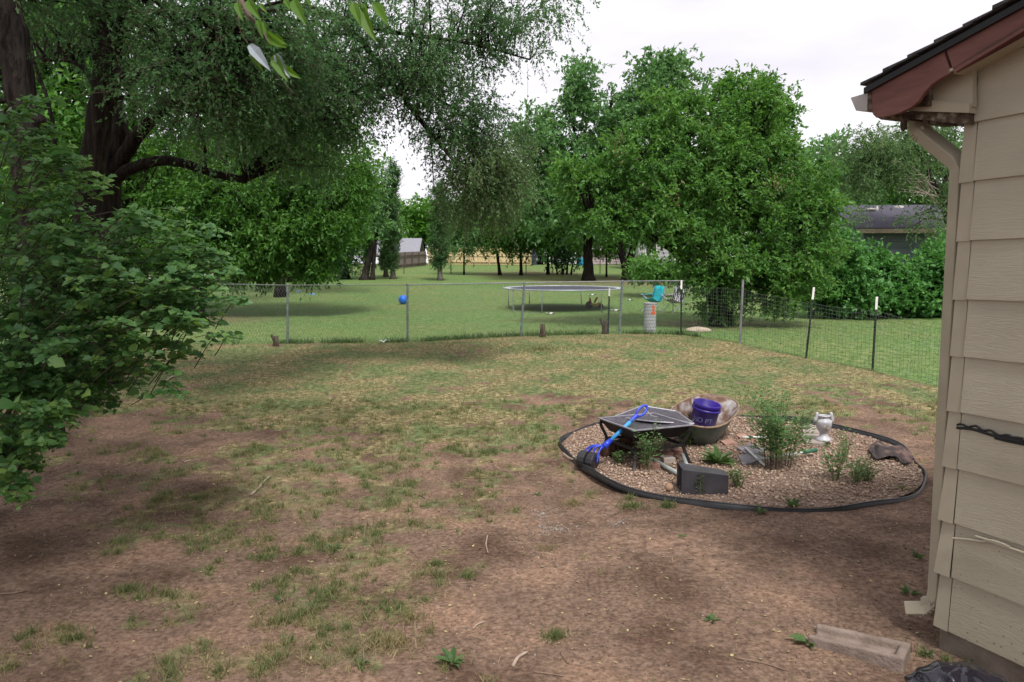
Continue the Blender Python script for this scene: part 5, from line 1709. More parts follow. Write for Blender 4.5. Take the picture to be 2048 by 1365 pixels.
# bright box elder behind the fence, left
tree('boxelder_tree', 'bright green low-branched tree overhanging the lawn beyond the fence', [
    ([(395, None, 24.5), (396, 560, 24.5), (400, 480, 24.5), (420, 400, 24.6), (450, 320, 24.8)], .19, .09),
    ([(398, 500, 24.5), (460, 440, 24.4), (540, 420, 24.2), (640, 430, 24)], .09, .03), ([(400, 470, 24.5), (520, 360, 24.6), (620, 330, 24.8), (700, 340, 25)], .08, .03),
    ([(400, 480, 24.5), (330, 420, 24.3), (280, 400, 24.2)], .06, .03)],
    [(470, 390, 24.2, 100, 70, 1.6, 60), (580, 400, 24, 90, 70, 1.5, 64), (660, 440, 24, 70, 60, 1.3, 46), (560, 470, 23.8, 110, 50, 1.4, 56), (630, 510, 23.9, 45, 36, .8, 16), (450, 470, 24, 80, 60, 1.4, 40),
     (640, 350, 24.6, 90, 60, 1.5, 46), (520, 320, 25, 120, 60, 1.6, 50), (330, 430, 24.2, 90, 70, 1.4, 36), (700, 380, 24.4, 50, 50, 1.1, 22), (600, 290, 25.2, 110, 50, 1.5, 36), (380, 330, 25, 100, 70, 1.5, 36), (480, 525, 24, 90, 26, 1.4, 34), (380, 500, 24, 70, 40, 1.4, 26), (560, 520, 24.2, 60, 24, 1.2, 20), (640, 535, 23.9, 22, 20, .6, 8), (230, 470, 25, 110, 60, 1.6, 40), (100, 480, 25, 110, 60, 1.6, 40)],
    LF(.145, .42, 11, 10, .52, .5, .16, 'maple'), M['bark_dark'])
# deep green trees filling behind the shade trees
for i, (px, D, bl, mt) in enumerate((
        (30, 23, [(40, 120, 23, 150, 130, 2, 90), (0, 300, 23, 130, 120, 2, 60), (120, 260, 23, 100, 120, 2, 60), (60, 430, 23, 120, 80, 2, 40), (150, 60, 23.5, 120, 90, 2, 60), (40, 0, 24, 160, 80, 2, 50)], 'mid'),
        (250, 27, [(260, 100, 27, 140, 110, 2.2, 60), (330, 230, 27, 110, 90, 2, 46), (200, 260, 27, 90, 100, 2, 40), (300, 360, 27, 120, 70, 2, 40), (420, 150, 27, 90, 100, 2, 40), (200, 420, 27, 110, 70, 2, 30)], 'maple'),
        (560, 33, [(520, 150, 33, 120, 90, 2.4, 50), (620, 220, 33, 100, 90, 2.2, 50), (690, 300, 33, 70, 80, 2, 36), (560, 270, 33, 110, 80, 2.2, 44), (470, 230, 33, 90, 80, 2, 36)], 'mid'))):
    tree('background_tree', ['deep green tree behind the furrowed trunk', 'yellow-green tree filling the space behind the forked shade tree', 'green tree rising behind the box elder crown'][i],
         [([(px, None, D), (px + 5, 480, D), (px + 10, 350, D), (px + 20, 200, D)], .22, .08), ([(px + 8, 400, D), (px + 80, 280, D), (px + 120, 200, D)], .1, .04), ([(px + 8, 420, D), (px - 60, 300, D)], .1, .04)],
         bl, LF(.2, .45, 7, 8, .75, .35, .3, mt), M['bark_dark'], group='leafy trees behind the shade trees')

# bushy tree right of centre
bushy = tree('bushy_tree', 'large bushy bright green tree leaning over the wire fence', [
    ([(1432, None, 19.8), (1425, 600, 19.8), (1395, 545, 19.7), (1345, 500, 19.6), (1290, 468, 19.5), (1225, 440, 19.5), (1180, 425, 19.5)], .17, .04),
    ([(1455, None, 19.9), (1462, 590, 19.9), (1480, 480, 20), (1500, 380, 20.2), (1510, 280, 20.4)], .14, .04),
    ([(1445, None, 20.0), (1440, 560, 20.1), (1410, 440, 20.3), (1390, 330, 20.4), (1370, 260, 20.5)], .13, .04),
    ([(1465, 580, 19.9), (1530, 520, 19.8), (1590, 470, 19.7), (1630, 430, 19.7)], .08, .03),
    ([(1345, 500, 19.6), (1310, 420, 19.8), (1290, 330, 20), (1270, 280, 20)], .07, .025)],
    [(1380, 300, 20.3, 90, 70, 1.4, 56), (1490, 270, 20.5, 80, 90, 1.4, 60), (1520, 210, 20.6, 50, 50, 1.0, 26), (1280, 330, 19.9, 80, 70, 1.2, 46), (1200, 400, 19.5, 70, 60, 1.1, 36), (1150, 360, 19.8, 45, 50, 1, 18),
     (1320, 420, 19.5, 80, 60, 1.2, 44), (1430, 400, 19.7, 90, 80, 1.3, 64), (1540, 370, 19.9, 80, 80, 1.3, 60), (1600, 440, 19.7, 60, 70, 1.1, 40), (1500, 500, 19.4, 90, 60, 1.2, 52), (1590, 540, 19.5, 60, 60, 1.1, 36),
     (1430, 530, 19.3, 70, 50, 1.0, 36), (1250, 440, 19.4, 50, 40, .8, 16), (1540, 580, 19.5, 70, 40, 1.0, 28), (1440, 600, 19.8, 40, 36, .7, 14), (1380, 470, 19.3, 60, 40, .9, 22), (1630, 390, 19.8, 40, 50, .9, 16),
     (1450, 330, 19.9, 70, 60, 1.0, 34), (1340, 250, 20.4, 60, 60, 1.1, 26), (1380, 225, 20.5, 30, 40, .7, 10), (1640, 480, 19.8, 40, 50, .8, 16)],
    LF(.108, .48, 13, 11, .40, .25, .12, 'mid'), M['bark_dark'], sub=.004)
# brown dead seed clusters hang in it
pp, tt = [], []
for px, py in ((1237, 292), (1352, 388), (1560, 362), (1545, 372)):
    c = np.array(P(px, py, 18.5)); k = 26
    pp.append(c + rng.normal(0, 1, (k, 3)) * [.10, .3, .24]); tt.append(rng.normal(0, .4, (k, 3)) + [0, 0, -1])
pp, tt = np.concatenate(pp), np.concatenate(tt)
M['seed'] = leafmat('dry_seed_cluster', [(.14, .10, .05), (.2, .14, .07), (.24, .19, .10)], trans=.3)
tag(leaves('seed_clusters', pp, tt, rng.normal(0, 1, pp.shape), np.full(len(pp), .09), np.full(len(pp), .03), M['seed'], bushy), kind='stuff')
# taller trees behind it
tree('tall_tree', 'tall pale green tree with thick straight trunk behind the trampoline', [
    ([(1177, None, 45), (1176, 500, 45), (1178, 420, 45), (1190, 330, 45.2), (1210, 260, 45.5), (1225, 200, 45.5)], .34, .08),
    ([(1178, 440, 45), (1120, 350, 45), (1070, 300, 45)], .14, .05), ([(1180, 400, 45), (1150, 290, 45.2), (1150, 190, 45.4)], .13, .04), ([(1176, 480, 45), (1130, 440, 44.8), (1090, 420, 44.6)], .1, .03)],
    [(1090, 290, 45, 60, 60, 2.2, 46), (1150, 330, 44.6, 60, 60, 2.2, 44), (1155, 180, 45.4, 45, 60, 1.8, 40), (1200, 240, 45.4, 60, 60, 2, 46), (1060, 380, 44.6, 50, 60, 2, 34), (1110, 430, 44.5, 70, 45, 2, 46), (1180, 430, 44.5, 60, 45, 2, 34), (1240, 330, 45, 50, 60, 2, 30), (1060, 250, 45.5, 40, 40, 1.6, 18)],
    LF(.25, .5, 9, 9, .70, .3, .26, 'midback'), M['bark_dark'], group='tall trees beyond the bushy tree')
tree('tall_tree', 'tall dark tree with forked trunk behind the bushy tree', [
    ([(1254, None, 45), (1250, 530, 45), (1238, 490, 45), (1225, 450, 45), (1230, 350, 45.2)], .32, .1), ([(1252, 540, 45), (1268, 490, 45), (1276, 430, 45), (1300, 300, 45.4), (1320, 190, 45.6)], .26, .07), ([(1300, 300, 45.4), (1340, 220, 45.5), (1345, 150, 45.6)], .1, .04),
    ([(1240, 495, 45), (1280, 480, 44.8), (1320, 482, 44.7)], .05, .02)],
    [(1300, 200, 45.6, 60, 60, 2, 50), (1340, 145, 45.7, 40, 38, 1.5, 26), (1290, 145, 45.6, 40, 30, 1.5, 18), (1270, 270, 45.3, 60, 60, 2, 40), (1230, 430, 44.8, 60, 50, 2, 40), (1290, 430, 44.7, 50, 50, 2, 30), (1380, 190, 45.5, 40, 40, 1.5, 16), (1280, 350, 45, 70, 60, 2, 40)],
    LF(.25, .5, 9, 9, .70, .3, .26, 'midback'), M['bark_dark'], group='tall trees beyond the bushy tree')
tree('tall_tree', 'tall rounded tree top rising behind the bushy tree towards the house', [
    ([(1500, None, 38), (1502, 450, 38), (1500, 300, 38), (1500, 220, 38)], .25, .08), ([(1500, 300, 38), (1540, 230, 38)], .1, .04), ([(1500, 320, 38), (1450, 250, 38)], .1, .04)],
    [(1490, 195, 38, 55, 45, 1.6, 50), (1540, 240, 38, 50, 55, 1.6, 46), (1450, 230, 38, 40, 50, 1.4, 20), (1500, 280, 38, 70, 50, 1.8, 30)],
    LF(.21, .5, 9, 9, .6, .3, .22, 'mid'), M['bark_dark'], group='tall trees beyond the bushy tree')

# row of small trees along the far fence
row = [(1000, 53, 7, [(985, 440, 60, 40), (1020, 400, 50, 50)], 'mid', 'slanting thin trunked tree in front of the yellow fence'),
       (1042, 53, 7, [(1045, 450, 50, 45), (1060, 410, 50, 45)], 'mid', 'short tree with straight dark trunk in front of the yellow fence'),
       (1096, 54, 7, [(1090, 460, 50, 40), (1110, 420, 50, 50)], 'mid', 'dark trunked small tree beside the dark gap'),
       (928, 54, 4, [(930, 450, 45, 55), (945, 400, 40, 40)], 'midback', 'thin trunked tree right of the tall cypress'),
       (1213, 50, 4, [(1215, 470, 35, 30), (1225, 440, 40, 40)], 'bright', 'slim tree between the two thick dark trunks')]
for px, D, wpx, bl, mt, lab in row:
    k = D / FPX
    sl_ = 14 if px == 1000 else 0
    tree('small_tree', lab, [([(px, None, D), (px - sl_ * .4, 510, D), (px - sl_, 470, D), (px - sl_ + 4, 420, D)], wpx * k / 2, .05), ([(px - sl_ * .6, 490, D), (px + 22, 450, D)], .07, .03)],
         [(x, y, D, rx, ry, 1.8, 30) for x, y, rx, ry in bl] + [(px, 465, D, 44, 22, 1.5, 20), (px + 18, 486, D, 34, 14, 1.4, 12), (px - 26, 482, D, 26, 14, 1.4, 8)], LF(.24, .48, 7, 8, .8, .4, .34, mt), M['bark_dark'], group='small trees along the far fence')
# multi-stemmed thicket
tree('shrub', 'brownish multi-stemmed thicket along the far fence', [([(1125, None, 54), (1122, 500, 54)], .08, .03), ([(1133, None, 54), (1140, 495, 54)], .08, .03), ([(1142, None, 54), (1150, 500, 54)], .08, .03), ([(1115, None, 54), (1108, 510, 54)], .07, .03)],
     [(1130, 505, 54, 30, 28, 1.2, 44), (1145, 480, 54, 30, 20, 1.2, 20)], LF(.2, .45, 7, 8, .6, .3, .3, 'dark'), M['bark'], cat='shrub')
# columnar junipers
for px, D, y0, y1, w, lab in ((880, 45, 385, 548, 20, 'tall narrow columnar evergreen with bare lower trunk on the lawn'), (786, 47, 345, 548, 13, 'slim columnar evergreen beside the leaning trunk'), (772, 50, 400, 545, 11, 'darker slim columnar evergreen half behind its neighbour')):
    n_ = 7
    tree('columnar_tree', lab, [([(px, None, D), (px, 520, D), (px, (y0 + y1) / 2, D), (px, y0, D)], .17, .03)],
         [(px + random.uniform(-2, 2), y0 + (y1 - y0) * (i + .5) / n_ - 8, D, w * (.45 + .55 * math.sin(math.pi * (i + 1) / (n_ + 1))), (y1 - y0) / n_ * .7, .45, 34) for i in range(n_)],
         LF(.13, .35, 7, 8, .34, -.35, .1, 'cypress'), M['bark_grey'], group='columnar evergreens on the lawn')
# dark conifer mass and leaning trunk
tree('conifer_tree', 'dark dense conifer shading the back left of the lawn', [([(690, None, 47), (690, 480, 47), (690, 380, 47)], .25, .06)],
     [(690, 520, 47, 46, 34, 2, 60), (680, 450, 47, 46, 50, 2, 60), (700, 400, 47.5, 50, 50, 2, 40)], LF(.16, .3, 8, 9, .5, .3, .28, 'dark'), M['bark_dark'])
tree('leaning_tree', 'grey leaning tree with bare branches beside the dark conifer', [([(728, None, 46), (735, 530, 46), (750, 480, 46), (770, 440, 46), (780, 410, 46)], .26, .07), ([(744, None, 46), (748, 520, 46), (752, 480, 46)], .16, .08), ([(755, 470, 46), (740, 420, 45.6), (700, 372, 45), (665, 370, 44.6)], .06, .02), ([(765, 448, 46), (752, 442, 45.5), (720, 430, 45)], .03, .01)],
     [(760, 430, 46, 36, 36, 1.5, 30), (740, 380, 46, 46, 46, 1.8, 36), (745, 330, 46, 26, 40, 1.4, 18)], LF(.2, .4, 7, 8, .7, .4, .3, 'midback'), M['bark'])
for px, lab in ((522, 'twin dark trunk by the low brown wall, left one'), (548, 'twin dark trunk by the low brown wall, right one'), (580, 'slim dark trunk by the low brown wall'), (607, 'thick dark trunk at the end of the low brown wall')):
    tree('slender_tree', lab, [([(px, None, 43), (px + 3, 500, 43), (px + 2, 400, 43)], .15, .07)], [(px, 440, 43, 40, 50, 1.8, 26), (px, 340, 43, 50, 50, 1.8, 20)], LF(.24, .48, 6, 8, .8, .4, .34, 'mid'), M['bark_dark'], group='slender trees by the low wall')
# far wood that closes the view
far = [(-260, 60, 230), (-120, 66, 200), (20, 60, 190), (150, 64, 230), (300, 70, 240), (430, 66, 250), (560, 72, 290), (660, 78, 330), (735, 84, 372), (845, 88, 405), (905, 92, 418), (960, 86, 400), (1010, 90, 350), (1080, 80, 330),
       (1370, 70, 300), (1440, 74, 310), (1600, 66, 290), (1655, 60, 285), (1720, 70, 300), (1790, 66, 290), (1880, 70, 270), (1990, 64, 250), (2120, 60, 240)]
for i, (px, D, yt) in enumerate(far):
    mt = ('mid', 'midback', 'bright', 'mid')[i % 4] if px != 845 else 'bright'
    w = 75 * 70 / D
    hg = 470 - yt
    tree('distant_tree', {660: 'distant tree top behind the dark conifer', 735: 'distant tree just left of the slim evergreens', 845: 'bright green distant tree in the gap left of the tall columnar evergreen', 905: 'distant tree right behind the tall columnar evergreen',
                          960: 'distant tree above the yellow plank fence', 1010: 'distant tree behind the drooping olive bough end', 1080: 'distant tree behind the tall pale green tree', 1370: 'distant tree directly behind the bushy tree middle', 1440: 'distant tree behind the bushy tree upper right',
                          1600: 'distant tree between bushy tree and the grey-green elm', 1655: 'distant tree standing left of the blue-grey house roof', 1720: 'distant tree rising over the roof vents of the blue-grey house', 1790: 'distant tree behind the grey-green elm crown',
                          1880: 'distant tree beside the house eave and downspout elbow'}.get(px, 'distant leafy tree in the wood closing the view'), [([(px, None, D), (px + 3, 470, D), (px + 8, yt + hg * .4, D)], .3, .1)],
         [(px, yt + hg * .22, D, w * .7, hg * .24, 2.6, 34), (px - w * .4, yt + hg * .55, D, w * .75, hg * .28, 2.6, 34), (px + w * .45, yt + hg * .6, D - 1, w * .75, hg * .3, 2.6, 34), (px, yt + hg * .95, D - 1, w * .9, hg * .18, 2.4, 26)],
         LF(.50, .55, 5, 6, 1.2, .3, .55, mt), M['bark_dark'], group='distant trees closing the view')
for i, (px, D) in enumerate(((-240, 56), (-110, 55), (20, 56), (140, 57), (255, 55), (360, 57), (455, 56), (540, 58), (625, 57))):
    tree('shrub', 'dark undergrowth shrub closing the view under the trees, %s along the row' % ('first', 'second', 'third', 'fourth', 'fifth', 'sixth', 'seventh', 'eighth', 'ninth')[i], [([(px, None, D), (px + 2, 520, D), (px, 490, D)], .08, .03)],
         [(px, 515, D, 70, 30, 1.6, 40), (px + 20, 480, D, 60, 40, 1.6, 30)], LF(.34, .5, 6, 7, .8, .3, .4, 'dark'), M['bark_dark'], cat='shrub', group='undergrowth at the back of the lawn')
for i, (px, D, w_) in enumerate(((700, 96, 50), (800, 98, 50), (900, 97, 60), (1000, 98, 60), (1090, 96, 50), (1180, 97, 50), (1270, 95, 50), (1360, 80, 50), (1560, 60, 60))):
    tree('shrub', 'far leafy shrub glimpsed behind the trunks and back fences, number %s counted from the conifer' % ('one', 'two', 'three', 'four', 'five', 'six', 'seven', 'eight', 'nine')[i], [([(px, None, D), (px + 2, 500, D), (px, 480, D)], .1, .04)],
         [(px, 492, D, w_, 26, 2, 34), (px + 20, 470, D, w_ * .8, 24, 2, 24)], LF(.48, .5, 5, 7, 1.1, .3, .5, 'mid'), M['bark_dark'], cat='shrub', group='far shrubs behind the back fences')
# grey-green elm over the neighbour house, with dead branches
dt = tree('elm_tree', 'grey-green elm with dead branches over the blue-grey house', [
    ([(1912, None, 29), (1905, 480, 29), (1888, 410, 29), (1868, 370, 29), (1850, 330, 29), (1830, 290, 29)], .22, .06), ([(1880, 395, 29), (1900, 330, 29.2), (1910, 270, 29.4)], .1, .04), ([(1868, 370, 29), (1800, 340, 28.8), (1740, 320, 28.6)], .06, .02)],
    [(1790, 300, 28.8, 80, 50, 1.6, 56), (1860, 280, 29.2, 70, 50, 1.6, 46), (1730, 340, 28.6, 50, 50, 1.4, 34), (1800, 350, 28.6, 60, 26, 1.3, 22), (1890, 330, 29.4, 40, 60, 1.4, 26), (1730, 432, 27.6, 26, 8, .5, 3), (1850, 440, 27.6, 36, 18, .9, 7), (1885, 405, 28.4, 28, 34, 1, 9), (1700, 290, 29.2, 40, 40, 1.4, 16), (1900, 470, 27.6, 30, 30, .8, 10)],
    LF(.09, .42, 12, 14, .55, .6, .2, 'elm_olive'), M['bark'])
mb = MB()
for k in range(16):
    a = P(1868 + random.uniform(-14, 14), 385 + random.uniform(-20, 30), 28.3)
    e = P(1800 + random.uniform(-20, 60), 340 + random.uniform(-25, 60), 27.9)
    m_ = a.lerp(e, .5) + Vector((0, 0, random.uniform(0, .35)))
    mb.tube(crom([a, m_, e], 4), [.022, .005], n=4)
    mb.tube([m_, m_ + Vector((random.uniform(-.4, .2), 0, random.uniform(-.4, .3)))], [.012, .004], n=4)
mb.build('dead_branch', M['dead'], dt)

# hedge shrubs at the right
for i, (bl, st, lab) in enumerate((
        ([(1685, 530, 23.5, 50, 46, 1.2, 54), (1650, 570, 23.3, 50, 50, 1.0, 44), (1700, 590, 23, 60, 36, 1.0, 36), (1660, 500, 23.8, 50, 50, 1, 30)], 1690, 'tall leafy hedge shrub next to the bushy tree'),
        ([(1770, 565, 23.6, 50, 36, 1.1, 50), (1740, 595, 23.3, 50, 32, 1.0, 36), (1800, 598, 23.3, 50, 30, 1.0, 36), (1735, 530, 24, 30, 30, 1, 20)], 1770, 'middle leafy hedge shrub below the neighbour window'),
        ([(1880, 545, 23.4, 45, 40, 1.1, 50), (1850, 590, 23.2, 50, 40, 1.0, 36), (1905, 580, 23.2, 40, 60, 1.0, 36), (1895, 505, 23.8, 30, 24, .9, 18), (1960, 560, 23.4, 60, 60, 1.1, 40)], 1875, 'leafy hedge shrub running behind the house downspout'))):
    tree('hedge_shrub', lab, [([(st, None, 23.6), (st - 4, 600, 23.6), (st - 8, 540, 23.6)], .06, .03), ([(st + 22, None, 23.5), (st + 28, 590, 23.5), (st + 30, 550, 23.5)], .05, .02), ([(st - 30, None, 23.4), (st - 34, 600, 23.4), (st - 30, 560, 23.4)], .05, .02)],
         bl, LF(.125, .66, 10, 10, .36, .2, .13, 'hedge'), M['bark_dark'], cat='shrub', group='hedge shrubs in front of the blue-grey house')
tree('shrub', 'low leafy shrub under the forked trunk behind the bushy tree', [([(1310, None, 33), (1308, 560, 33), (1305, 540, 33)], .05, .02)], [(1300, 535, 33, 45, 18, 1.2, 40), (1340, 545, 33, 30, 20, 1, 24)],
     LF(.16, .5, 7, 8, .5, .3, .2, 'mid'), M['bark_dark'], cat='shrub')

# ------------------------------------------------------------------ the near mulberry bush
BB = GB(-40, 5.6)
bush = thing('mulberry_bush', BB, 'big lobed-leaf bush filling the picture edge beside the bare dirt', 'bush')
bl = [(40, 330, 5.3, 110, 90, .45, 26), (140, 380, 5.3, 90, 80, .45, 26), (60, 470, 5.2, 140, 90, .5, 38), (200, 480, 5.1, 100, 80, .45, 34), (320, 470, 5.0, 80, 60, .4, 22), (390, 500, 5.0, 60, 60, .35, 18),
      (260, 560, 4.9, 120, 70, .45, 40), (380, 590, 4.9, 80, 60, .4, 24), (110, 600, 5.0, 140, 90, .5, 44), (300, 660, 4.8, 110, 60, .4, 30), (160, 700, 4.8, 130, 80, .45, 38), (40, 760, 4.8, 110, 90, .45, 34), (330, 720, 4.9, 80, 40, .35, 12),
      (120, 800, 4.7, 110, 60, .4, 24), (30, 900, 4.6, 70, 70, .4, 18), (-80, 600, 5.2, 120, 220, .6, 50), (420, 650, 4.9, 45, 40, .3, 8), (20, 980, 4.55, 40, 30, .25, 5), (70, 230, 5.4, 30, 30, .3, 4), (410, 545, 4.95, 50, 40, .3, 10), (130, 870, 4.6, 40, 30, .25, 5),
      (-20, 860, 4.9, 90, 110, .5, 40), (60, 700, 5.2, 120, 160, .6, 50), (230, 620, 5.3, 140, 100, .5, 44), (200, 760, 5.3, 120, 70, .5, 34), (-60, 960, 4.8, 80, 60, .4, 24), (40, 830, 5.2, 110, 90, .5, 34), (130, 760, 5.4, 120, 80, .5, 26), (20, 940, 4.9, 60, 50, .4, 20), (280, 600, 5.4, 120, 90, .5, 20), (60, 560, 5.6, 120, 120, .5, 26), (120, 300, 5.6, 60, 50, .4, 12),
      (455, 560, 4.95, 30, 20, .2, 4), (470, 600, 4.95, 18, 12, .15, 2), (440, 470, 5.0, 16, 14, .15, 2), (375, 790, 4.8, 24, 14, .15, 2), (150, 850, 4.55, 24, 14, .15, 3), (50, 1000, 4.5, 24, 16, .15, 3), (90, 210, 5.4, 26, 24, .2, 4), (470, 690, 4.9, 20, 14, .15, 2)]
stems = []
mb = MB(); mb.smooth = True
SP_, ST_, SN_, SL_ = [], [], [], []
for (px, py, D, rx, ry, rz, n) in bl:
    c0_ = P(px, py, D); k = D / FPX
    for _ in range(n):
        u = Vector(unit(rng.normal(0, 1, 3))) * (random.random() ** .4)
        e = c0_ + Vector((u.x * rx * k, u.y * rz, u.z * ry * k))
        e.z = max(e.z, hgt1(e.x, e.y) + .12)
        out_ = Vector((e.x - BB.x, e.y - BB.y - .1, .25 * (e.z - 1.6))).normalized()
        out_ = (out_ + Vector((random.gauss(0, .28), random.gauss(0, .28), random.gauss(.1, .28)))).normalized()
        root = e - out_ * random.uniform(.28, .5) - Vector((0, 0, random.uniform(.02, .16)))
        root.z = max(root.z, .12, e.z - (.05 if e.z < 1.3 else .3))
        root.x = min(root.x, e.x - .08)
        od = (e - root).normalized()
        m_ = root.lerp(e, .55) + Vector((0, 0, random.uniform(.03, .09)))
        cv = crom([root, m_, e], 5)
        mb.tube(cv, [.0036, .0014], n=4, caps=False)
        nl = random.randint(18, 26)
        for j in range(nl):
            t = .25 + .75 * (j + random.random() * .7) / nl
            q = min(int(t * (len(cv) - 1)), len(cv) - 2)
            p = cv[q].lerp(cv[q + 1], t * (len(cv) - 1) - q)
            a = j * 2.4 + random.uniform(-.4, .4)
            side = Vector((math.cos(a), math.sin(a), random.uniform(-.15, .4)))
            d = (side * .9 + od * .5 + Vector((0, 0, -.15))).normalized()
            SP_.append(p + d * .018); ST_.append(d); SN_.append(Vector((random.gauss(.1, .55), random.gauss(-.35, .55), 1)).normalized()); SL_.append(math.exp(random.gauss(math.log(.047), .32)) * (1 if t < .85 else .65))
for k in range(11):
    a = k * .57
    e = BB + Vector((.5 * math.cos(a), .45 * math.sin(a), 1.3 + .5 * random.random()))
    mb.tube(crom([BB + Vector((.06 * math.cos(a), .06 * math.sin(a), -.1)), BB + Vector((.22 * math.cos(a), .2 * math.sin(a), .6)), e], 6), [.02, .008], n=6)
mb.build('stem', M['bushtwig'], bush)
SP_, ST_, SN_, SL_ = [np.array(q) for q in (SP_, ST_, SN_, SL_)]
dist = np.linalg.norm(SP_ - np.array([0, 0, CAMZ]), axis=1) + 50 * (SP_[:, 0] < -SP_[:, 1] * .70)
od_ = np.argsort(dist)
near, rest = od_[:280], od_[280:]
o = leaves('foliage', SP_[rest], ST_[rest], SN_[rest], SL_[rest], SL_[rest] * 1.0, M['mulberry'], bush, LOBED)
tag(o, kind='stuff')
tplme = bpy.data.meshes.new('leaf'); tplme.from_pydata([tuple(v) for v in LOBED[0]], [], LOBED[1]); tplme.materials.append(M['mulberry'])
for i in near:
    T = Vector(ST_[i]).normalized(); B = Vector(SN_[i]).cross(T).normalized(); N = T.cross(B)
    o = bpy.data.objects.new('leaf', tplme); C.objects.link(o); o.parent = bush
    s = SL_[i]
    o.matrix_local = Matrix.Translation(Vector(SP_[i]) - BB) @ (Matrix((T, B, N)).transposed() * s).to_4x4()

# leafy sprig hanging from the shade tree close to the camera
sprig = thing('hanging_sprig', P(505, -30, 2.6), 'leafy sprig with pale twisted leaves hanging at the top edge', 'sprig')
mb = MB(); mb.smooth = True
tops = P(480, -420, 3.4)
main = crom([P(330, -620, 6.5), tops, P(478, -60, 2.7), P(492, 20, 2.6), P(520, 55, 2.55), P(540, 90, 2.5)], 6)
mb.tube(main, [.02, .002], n=5)
b2_ = crom([P(490, 15, 2.6), P(478, 30, 2.58), P(482, 65, 2.56), P(496, 88, 2.55)], 5); mb.tube(b2_, [.0022, .0012], n=5)
b3_ = crom([tops, P(640, -80, 2.75), P(690, -20, 2.7), P(722, 10, 2.7)], 5); mb.tube(b3_, [.008, .0015], n=5)
b4_ = crom([P(560, -200, 2.9), P(580, -40, 2.65), P(588, 0, 2.6)], 5); mb.tube([tops] + b4_, [.006, .0015], n=5)
mb.build('twig', M['twig'], sprig)
lv = [((498, 90), (532, 128), 1), ((506, 100), (516, 138), 0), ((552, 108), (568, 146), 1), ((548, 110), (562, 150), 0), ((560, 132), (592, 152), 0), ((515, 40), (522, 68), 0), ((531, 66), (540, 92), 0), ((536, 68), (552, 90), 0), ((475, 5), (478, 30), 0), ((500, 5), (512, 12), 0), ((520, 8), (532, 24), 0),
      ((548, 70), (566, 84), 0), ((588, 0), (600, 34), 0), ((570, 0), (578, 14), 0), ((706, 6), (716, 38), 0), ((722, 8), (736, 22), 0), ((724, 16), (737, 70), 0), ((748, 8), (770, 34), 0), ((526, 44), (531, 66), 0), ((496, 0), (508, 28), 0), ((610, -10), (622, 10), 0)]
ovme = {}
for k, mm in ((0, 'vine'), (1, 'vine_pale')):
    me = bpy.data.meshes.new('leaf'); me.from_pydata([tuple(v) for v in OVAL[0]], [], OVAL[1]); me.materials.append(M[mm]); ovme[k] = me
sb = BASE[sprig.name]
for (a, b, k) in lv:
    A, B_ = P(a[0], a[1], 2.55), P(b[0], b[1], 2.5 + random.uniform(-.04, .04))
    T = (B_ - A).normalized(); Nn = Vector((random.uniform(-.6, .6), -1, random.uniform(-.2, .6))); Bv = Nn.cross(T).normalized(); Nn = T.cross(Bv)
    s = (B_ - A).length
    o = bpy.data.objects.new('leaf', ovme[k]); C.objects.link(o); o.parent = sprig
    o.matrix_local = Matrix.Translation(A - sb) @ (Matrix((T, Bv * .42, Nn)).transposed() * s).to_4x4()

# ------------------------------------------------------------------ plants in and around the gravel bed
def sprout(name, label, base, n_st, h, spreadr, leafL, leafW, per, lm, cat='plant', group=None, stem_r=.004, lean=.35, foot=.2, sm='stem'):
    o = thing(name, base, label, cat, group)
    mb = MB(); mb.smooth = True
    Pp, Tt, Nn, Ll = [], [], [], []
    for k in range(n_st):
        a = random.uniform(0, 2 * math.pi); r = spreadr * random.random() ** .6
        hh = h * random.uniform(.55, 1.0)
        e = base + Vector((r * math.cos(a), r * math.sin(a), hh))
        b = base + Vector((r * foot * math.cos(a), r * foot * math.sin(a), -.01))
        m_ = b.lerp(e, .5) + Vector((-r * lean * .4 * math.cos(a), -r * lean * .4 * math.sin(a), .04 * h))
        cv = crom([b, m_, e], 6)
        mb.tube(cv, [stem_r, stem_r * .35], n=4, caps=False)
        for j in range(per):
            t = .15 + .85 * (j + random.random()) / per
            q = min(int(t * (len(cv) - 1)), len(cv) - 2)
            p = cv[q].lerp(cv[q + 1], t * (len(cv) - 1) - q)
            # short side twig
            aa_ = j * 2.4 + k
            sd_ = Vector((math.cos(aa_), math.sin(aa_), .45))
            tl = h * .26 * (1.1 - t)
            Pp.append(p + sd_ * tl * random.random()); Tt.append((sd_ + Vector((0, 0, random.uniform(-.3, .4)))).normalized()); Nn.append(Vector((random.gauss(0, .4), random.gauss(0, .4), 1)).normalized())
            Ll.append(leafL * random.uniform(.6, 1.2))
    mb.build('stem', M[sm], o)
    Ll = np.array(Ll)
    tag(leaves('foliage', np.array(Pp), np.array(Tt), np.array(Nn), Ll, Ll * leafW, M[lm], o, DIAMOND), kind='stuff')
    return o


